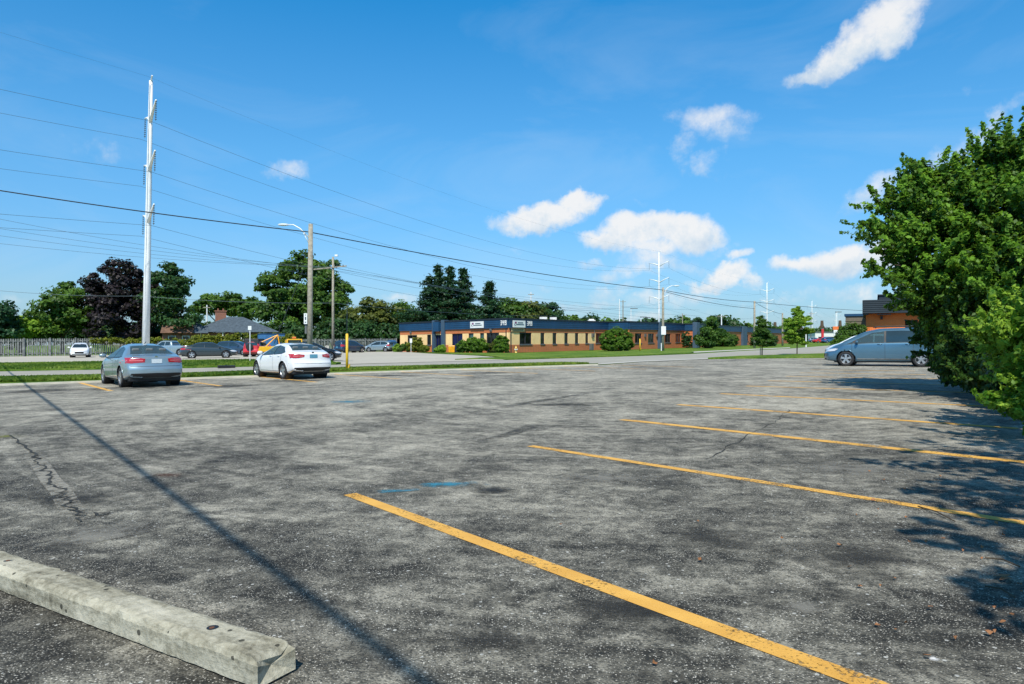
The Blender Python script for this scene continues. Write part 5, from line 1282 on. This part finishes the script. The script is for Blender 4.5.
make_car('parked_suv','dark blue suv parked at an angle by the board fence',SUV,M['navy'],P(350,93),35,cat='suv',detail=False)
make_car('parked_car','pale silver blue hatchback parked near the left end of the office building',HATCH,M['silver'],P(379,100),-75,detail=False,scale=1.05)
make_car('parked_car','blue car half behind the pale hatchback by the bushes',SUV,M['blue'],P(390,106),-20,detail=False)
make_car('parked_car','white car nose showing just beyond the minivan bonnet',HATCH,M['white'],P(864,43.5),-58,detail=False,scale=1.1)
make_car('distant_car','dark red car far down the street below the red pylon',SED,M['red'],P(819.5,215),70,detail=False)
make_car('distant_car','blue suv far down the street beside the red pylon',SUV,M['blue'],P(829,205),75,detail=False)
make_car('distant_car','small teal blue car far down the street left of the red pylon',SUV,M['vanblue'],P(815,250),100,detail=False)
jp=[o for o in COL.objects if o.name.startswith('parked_jeep')][0]
q=MB(); q.box((-.75,0,1.62),(2.2,1.5,.5),None,.94); q.build('soft_top',M['black'],jp,bevel=.04)
q=MB(); q.lathe([(.001,-.09),(.3,-.09),(.36,-.05),(.36,.05),(.3,.09),(.001,.09)],'x',18,(-2.12,.1,1.05)); q.build('spare_wheel',M['rubber'],jp)
# yellow tow truck
tw=empty('tow_truck',P(284.5,64),R(22),label='yellow tow truck with orange light bar and raised boom',cat='tow truck')
def tm(nm,mt,boxes,tubes=(),bev=.03,parent=tw):
    q=MB()
    for c,sz,*r in boxes: q.box(c,sz,*(r if r else ()))
    for pts,rr in tubes: q.tube(pts,rr,6)
    return q.build(nm,M[mt],parent,bevel=bev)
cab=tm('cab','yellow',[((.9,0,.95),(1.5,1.7,.7)),((.85,0,1.72),(1.35,1.6,.12)),((2.0,0,.85),(.9,1.65,.55))])
for s_ in (1,-1): tm('side_window','darkglass',[((.9,s_*.79,1.47),(1.1,.04,.40))],bev=0); tm('door_pillar','yellow',[((.2,s_*.77,1.47),(.14,.1,.45)),((1.48,s_*.77,1.47),(.12,.1,.45))])
tm('windshield','darkglass',[((1.5,0,1.47),(.05,1.4,.42))],bev=0); tm('rear_window','darkglass',[((.2,0,1.47),(.05,1.3,.38))],bev=0)
tm('light_bar','orange',[((.85,0,1.9),(.28,1.3,.16))]); tm('deck','yellow',[((-1.1,0,.75),(2.4,1.7,.3)),((-1.1,.8,.95),(2.2,.12,.25)),((-1.1,-.8,.95),(2.2,.12,.25))])
tm('boom','bin',[],[([(-.4,.3,.9),(-.6,.12,2.15)],.05),([(-.4,-.3,.9),(-.6,-.12,2.15)],.05),([(-1.9,.45,.8),(-.6,.1,2.15)],.05),([(-1.9,-.45,.8),(-.6,-.1,2.15)],.05),([(-.6,0,2.15),(-2.0,0,1.5)],.045)],0)
for x in (-1.3,1.85):
    for s_ in (1,-1):
        q=MB(); q.lathe([(.001,-.1),(.34,-.1),(.37,-.06),(.37,.06),(.34,.1),(.001,.1)],'y',18); t=q.build('wheel',M['rubber'],tw,smooth=True); t.location=(x,s_*.75,.37); q=MB(); q.lathe([(.001,s_*.11),(.2,s_*.105)],'y',14); q.build('rim',M['rim'],t)
# blue dumpster
dm=empty('dumpster',P(243.5,86),R(25),label='bright blue dumpster against the plank fence',cat='dumpster'); q=MB(); q.box((0,0,.75),(1.9,1.3,1.3),None,1.08); q.build('body',M['bluebin'],dm,bevel=.03); q=MB(); q.box((0,0,1.45),(2.1,1.45,.1),Matrix.Rotation(R(5),3,'X')); q.build('lid',M['black'],dm,bevel=.02)
dm=empty('dumpster',P(271,88),R(25),label='dull blue container behind the tow truck',cat='container'); q=MB(); q.box((0,0,1.3),(3.2,1.8,2.5)); q.build('body',M['bluebin'],dm,bevel=.03); q=MB(); q.box((0,0,2.6),(3.3,1.9,.12)); q.build('lid',M['navy'],dm)
# ------------------------------------------------------------------ grass blades (uncountable)
def blades(name,label,poly,n,h,dz):
    pts=[Vector((p[0],p[1],0)) for p in poly]; P2=[(p.x,p.y) for p in pts]
    x0,x1=min(p[0] for p in P2),max(p[0] for p in P2); y0_,y1_=min(p[1] for p in P2),max(p[1] for p in P2)
    C=[]
    while len(C)<n:
        X_=RNG.uniform(x0,x1,4000); Y_=RNG.uniform(y0_,y1_,4000)
        C+= [(x,y) for x,y in zip(X_,Y_) if inpoly(x,y,P2)]
    C=np.array(C[:n]); c=np.column_stack([C,TILT*C[:,0]+dz+h*.4]); nn=RNG.normal(size=(n,3)); nn[:,2]*=.3; nn/=np.linalg.norm(nn,axis=1)[:,None]
    o=quads_mesh(name,c,nn,RNG.uniform(h*.5,h*1.2,n),RNG.random(n)*.6+.3*np.sin(C[:,0]*.7)+.2,M['blade']); tag(o,label,'grass',kind='stuff')
A_=[G(*p) for p in [(0,384.6),(190,378.7),(350,372.2),(440,369.4),(590,365.2),(560,364.7),(440,367.7),(350,370.0),(190,376),(0,380)]]
blades('grass','short mown grass blades on the strip beside the lot kerb',A_,42000,.07,.10)
B_=[G(*p) for p in [(0,371.0),(190,367.7),(300,365.1),(336,364.2),(330,362.6),(250,361.1),(185,361.8),(0,364.8)]]
blades('grass','short mown grass blades on the far street median',B_,26000,.09,.09)
# ------------------------------------------------------------------ sky with clouds
w=bpy.data.worlds.new('World'); scene.world=w; w.use_nodes=True; nt=w.node_tree; nt.nodes.clear()
out=nt.nodes.new('ShaderNodeOutputWorld'); bg=nt.nodes.new('ShaderNodeBackground'); nt.links.new(bg.outputs[0],out.inputs[0])
sky=nt.nodes.new('ShaderNodeTexSky'); sky.sky_type='NISHITA'; sky.sun_disc=False; sky.sun_elevation=SUNEL; sky.sun_rotation=R(SB)
sky.air_density=1.0; sky.dust_density=.6; sky.ozone_density=2.2; sky.altitude=100
STR=.105
bg.inputs[1].default_value=STR
hs=nt.nodes.new('ShaderNodeHueSaturation'); hs.inputs['Saturation'].default_value=1.0; hs.inputs['Value'].default_value=1.0; nt.links.new(sky.outputs[0],hs.inputs['Color'])
tc=nt.nodes.new('ShaderNodeTexCoord').outputs['Generated']
nrm=nt.nodes.new('ShaderNodeVectorMath'); nrm.operation='NORMALIZE'; nt.links.new(tc,nrm.inputs[0]); D=nrm.outputs[0]
big=nt.nodes.new('ShaderNodeTexNoise'); big.inputs['Scale'].default_value=9; big.inputs['Detail'].default_value=9; big.inputs['Roughness'].default_value=.62; nt.links.new(D,big.inputs['Vector'])
fine=noise(nt,D,24,10,.66)
up_=nt.nodes.new('ShaderNodeVectorMath'); up_.operation='ADD'; nt.links.new(D,up_.inputs[0]); up_.inputs[1].default_value=(-.004,-.0,.014)
fine2=noise(nt,up_.outputs[0],24,10,.66)
sub=nt.nodes.new('ShaderNodeVectorMath'); sub.operation='SUBTRACT'; nt.links.new(big.outputs['Color'],sub.inputs[0]); sub.inputs[1].default_value=(.5,.5,.5)
scl=nt.nodes.new('ShaderNodeVectorMath'); scl.operation='SCALE'; nt.links.new(sub.outputs[0],scl.inputs[0]); scl.inputs[3].default_value=.085
add=nt.nodes.new('ShaderNodeVectorMath'); add.operation='ADD'; nt.links.new(D,add.inputs[0]); nt.links.new(scl.outputs[0],add.inputs[1]); DD=add.outputs[0]
def dot(v,c):
    n=nt.nodes.new('ShaderNodeVectorMath'); n.operation='DOT_PRODUCT'; nt.links.new(v,n.inputs[0]); n.inputs[1].default_value=tuple(c); return n.outputs['Value']
clouds=[ # px,py,rx,ry,rot(deg),density
 (545,219,44,14,-6,1.0),(585,206,20,10,0,.9),(515,226,26,10,0,.7),(640,232,36,17,-8,1.0),(688,234,34,18,0,1.0),(610,240,24,9,0,.8),(655,248,30,10,0,.7),
 (845,262,42,12,-5,.85),(885,258,26,14,0,.8),(800,266,26,8,0,.7),(724,277,24,12,0,.95),(704,286,20,7,0,.75),(745,284,16,8,0,.7),(738,255,14,7,0,.65),
 (886,28,36,17,-30,.85),(850,52,36,14,-22,.8),(815,72,26,8,-8,.7),(905,8,22,10,-40,.6),
 (704,122,36,15,4,.52),(688,150,20,13,-40,.42),(732,130,20,18,0,.42),(714,160,22,9,0,.38),(722,162,18,10,0,.28),(285,172,20,9,0,.4),(100,147,28,9,0,.25),(112,150,14,9,0,.28),(170,152,9,7,0,.2),
 (985,128,30,8,-50,.5),(870,190,36,12,-30,.45),(968,88,20,6,-10,.25),(955,150,40,10,-45,.35),
 (630,272,30,9,0,.5),(605,292,34,8,-15,.45),(400,300,16,7,0,.5),(520,250,14,5,0,.25),(545,286,16,5,0,.3),(840,292,34,8,0,.5),(680,300,26,8,0,.4),(755,305,24,7,0,.35),(570,308,40,5,-10,.3),(690,318,60,9,0,.3),(860,315,40,9,0,.25),(330,318,30,5,0,.2),(20,300,20,8,0,.25)]
acc=None
clouds+=[(585,262,26,6,0,.5),(560,300,24,5,0,.45),(655,300,40,8,0,.5),(612,275,20,6,0,.5),(880,300,40,7,0,.4),(780,318,50,6,0,.35),(640,205,12,4,0,.3),(660,262,40,12,10,.55),(600,300,26,7,0,.5),(640,318,50,6,0,.35),(520,296,22,5,0,.3),(715,250,30,8,-20,.35),(900,240,30,12,-20,.6),(780,300,30,6,0,.35),(925,170,24,10,-60,.45)]
for (cx,cy,rx,ry,rt,den) in clouds:
    rx*=.98; ry*=1.02
    d=Vector(((cx-512)/F,1,-(cy-341)/F)); k=d.length; d.normalize(); t1=Vector((0,0,1)).cross(d).normalized()*-1; t2=d.cross(t1)*-1
    if t2.z<0: t2=-t2
    if t1.x<0: t1=-t1
    a=R(rt); u=t1*math.cos(a)-t2*math.sin(a)*1.0; v=t1*math.sin(a)+t2*math.cos(a)
    U=mth(nt,'SUBTRACT',dot(DD,u*(F*k/rx/k**2*k)),float(d.dot(u))*F/rx); Vv=mth(nt,'SUBTRACT',dot(DD,v*(F/ry)),float(d.dot(v))*F/ry)
    # flatter base
    r2=mth(nt,'ADD',mth(nt,'MULTIPLY',U,U),mth(nt,'MULTIPLY',Vv,Vv))
    g=mth(nt,'GREATER_THAN',dot(D,d),.6)
    f=mth(nt,'MULTIPLY',mth(nt,'MULTIPLY',mth(nt,'SUBTRACT',1.35,mth(nt,'MULTIPLY',r2,.75)),g),den)
    f=mth(nt,'MAXIMUM',f,0.0)
    acc=f if acc is None else mth(nt,'MAXIMUM',acc,f)
    fv=mth(nt,'MULTIPLY',f,mth(nt,'MINIMUM',mth(nt,'MAXIMUM',mth(nt,'SUBTRACT',dot(D,Vector((0,0,1))*(F/ry)),float(d.z)*F/ry),-1.5),1.5))
    sf=f if (cx,cy)==(clouds[0][0],clouds[0][1]) else mth(nt,'ADD',sf,f); sv_=fv if (cx,cy)==(clouds[0][0],clouds[0][1]) else mth(nt,'ADD',sv_,fv)
bil=mth(nt,'SUBTRACT',1.0,mth(nt,'MULTIPLY',mth(nt,'ABSOLUTE',mth(nt,'SUBTRACT',noise(nt,D,15,3,.5),.5)),4.0))
bl2=mth(nt,'SUBTRACT',1.0,mth(nt,'MULTIPLY',mth(nt,'ABSOLUTE',mth(nt,'SUBTRACT',noise(nt,D,38,4,.55),.5)),4.0))
dens=mth(nt,'SUBTRACT',mth(nt,'ADD',acc,mth(nt,'MULTIPLY',mth(nt,'SUBTRACT',fine,.5),.95)),.50)
dens=mth(nt,'ADD',dens,mth(nt,'ADD',mth(nt,'MULTIPLY',bil,.20),mth(nt,'MULTIPLY',bl2,.12)))
vrel=mth(nt,'DIVIDE',sv_,mth(nt,'MAXIMUM',sf,.01))

mr=nt.nodes.new('ShaderNodeMapRange'); mr.interpolation_type='SMOOTHSTEP'; mr.inputs['From Min'].default_value=-.06; mr.inputs['From Max'].default_value=.80; nt.links.new(dens,mr.inputs['Value'])
gt=nt.nodes.new('ShaderNodeMapRange'); gt.inputs['From Min'].default_value=0; gt.inputs['From Max'].default_value=.3; nt.links.new(acc,gt.inputs['Value'])
alpha=mth(nt,'MULTIPLY',mth(nt,'MULTIPLY',mr.outputs[0],gt.outputs[0]),.94)
sh=ramp(nt,mth(nt,'ADD',mth(nt,'MULTIPLY',vrel,.26),mth(nt,'ADD',.56,mth(nt,'ADD',mth(nt,'MULTIPLY',mth(nt,'SUBTRACT',fine,fine2),.9),mth(nt,'MULTIPLY',bl2,.08)))),[(.2,(.58,.72,.88)),(.5,(.80,.88,.95)),(.72,(1.0,1.0,1.0))])
scv=nt.nodes.new('ShaderNodeVectorMath'); scv.operation='SCALE'; nt.links.new(sh,scv.inputs[0]); scv.inputs[3].default_value=.92/STR
sepd=nt.nodes.new('ShaderNodeSeparateXYZ'); nt.links.new(D,sepd.inputs[0])
el=nt.nodes.new('ShaderNodeMapRange'); el.inputs['From Min'].default_value=0; el.inputs['From Max'].default_value=1.0; nt.links.new(sepd.outputs[2],el.inputs['Value'])
tint=ramp(nt,el.outputs[0],[(0,(.50,.76,1.05)),(.1,(.46,.98,1.36)),(.25,(.36,1.24,1.66)),(.48,(.17,1.36,1.92)),(.75,(.30,.85,1.05)),(1,(.35,.7,.85))])
mu=nt.nodes.new('ShaderNodeVectorMath'); mu.operation='MULTIPLY'; nt.links.new(hs.outputs[0],mu.inputs[0]); nt.links.new(tint,mu.inputs[1])
mpw=nt.nodes.new('ShaderNodeMapping'); mpw.inputs['Rotation'].default_value=(0,R(35),R(20)); mpw.inputs['Scale'].default_value=(2.2,2.2,6.5); nt.links.new(D,mpw.inputs[0])
wsp=ramp(nt,noise(nt,mpw.outputs[0],1.2,9,.6,.7),[(.48,0.0),(.75,.16)])
hazy=ramp(nt,sepd.outputs[2],[(0,.36),(.16,.13),(.45,0.0)])
wf=mth(nt,'ADD',wsp,hazy)
mu2=mixc(nt,wf,mu.outputs[0],(.62/STR,.76/STR,.90/STR))
fin=mixc(nt,alpha,mu2,scv.outputs[0]); nt.links.new(fin,bg.inputs[0])
# ------------------------------------------------------------------ sun, camera
sl=bpy.data.lights.new('sun','SUN'); sl.energy=5.5; sl.angle=R(.55); sl.color=(1,.94,.83); so=bpy.data.objects.new('sun',sl); COL.objects.link(so)
sd_=bdir(SB)*math.cos(SUNEL)+Vector((0,0,math.sin(SUNEL))); so.rotation_euler=sd_.to_track_quat('Z','Y').to_euler(); so.location=(0,-20,40)
cam=bpy.data.cameras.new('camera'); cam.sensor_width=36; cam.lens=F*36/1024; cam.clip_end=8000; cam.clip_start=.05; cam.shift_y=-1/1024
co_=bpy.data.objects.new('camera',cam); COL.objects.link(co_); co_.location=(0,0,CAMH); co_.rotation_euler=(R(90),0,0); scene.camera=co_
scene.view_settings.view_transform='Standard'; scene.view_settings.look='None'; scene.view_settings.exposure=0; scene.view_settings.gamma=1
scene.cycles.max_bounces=8; scene.cycles.transparent_max_bounces=12; scene.cycles.use_denoising=True
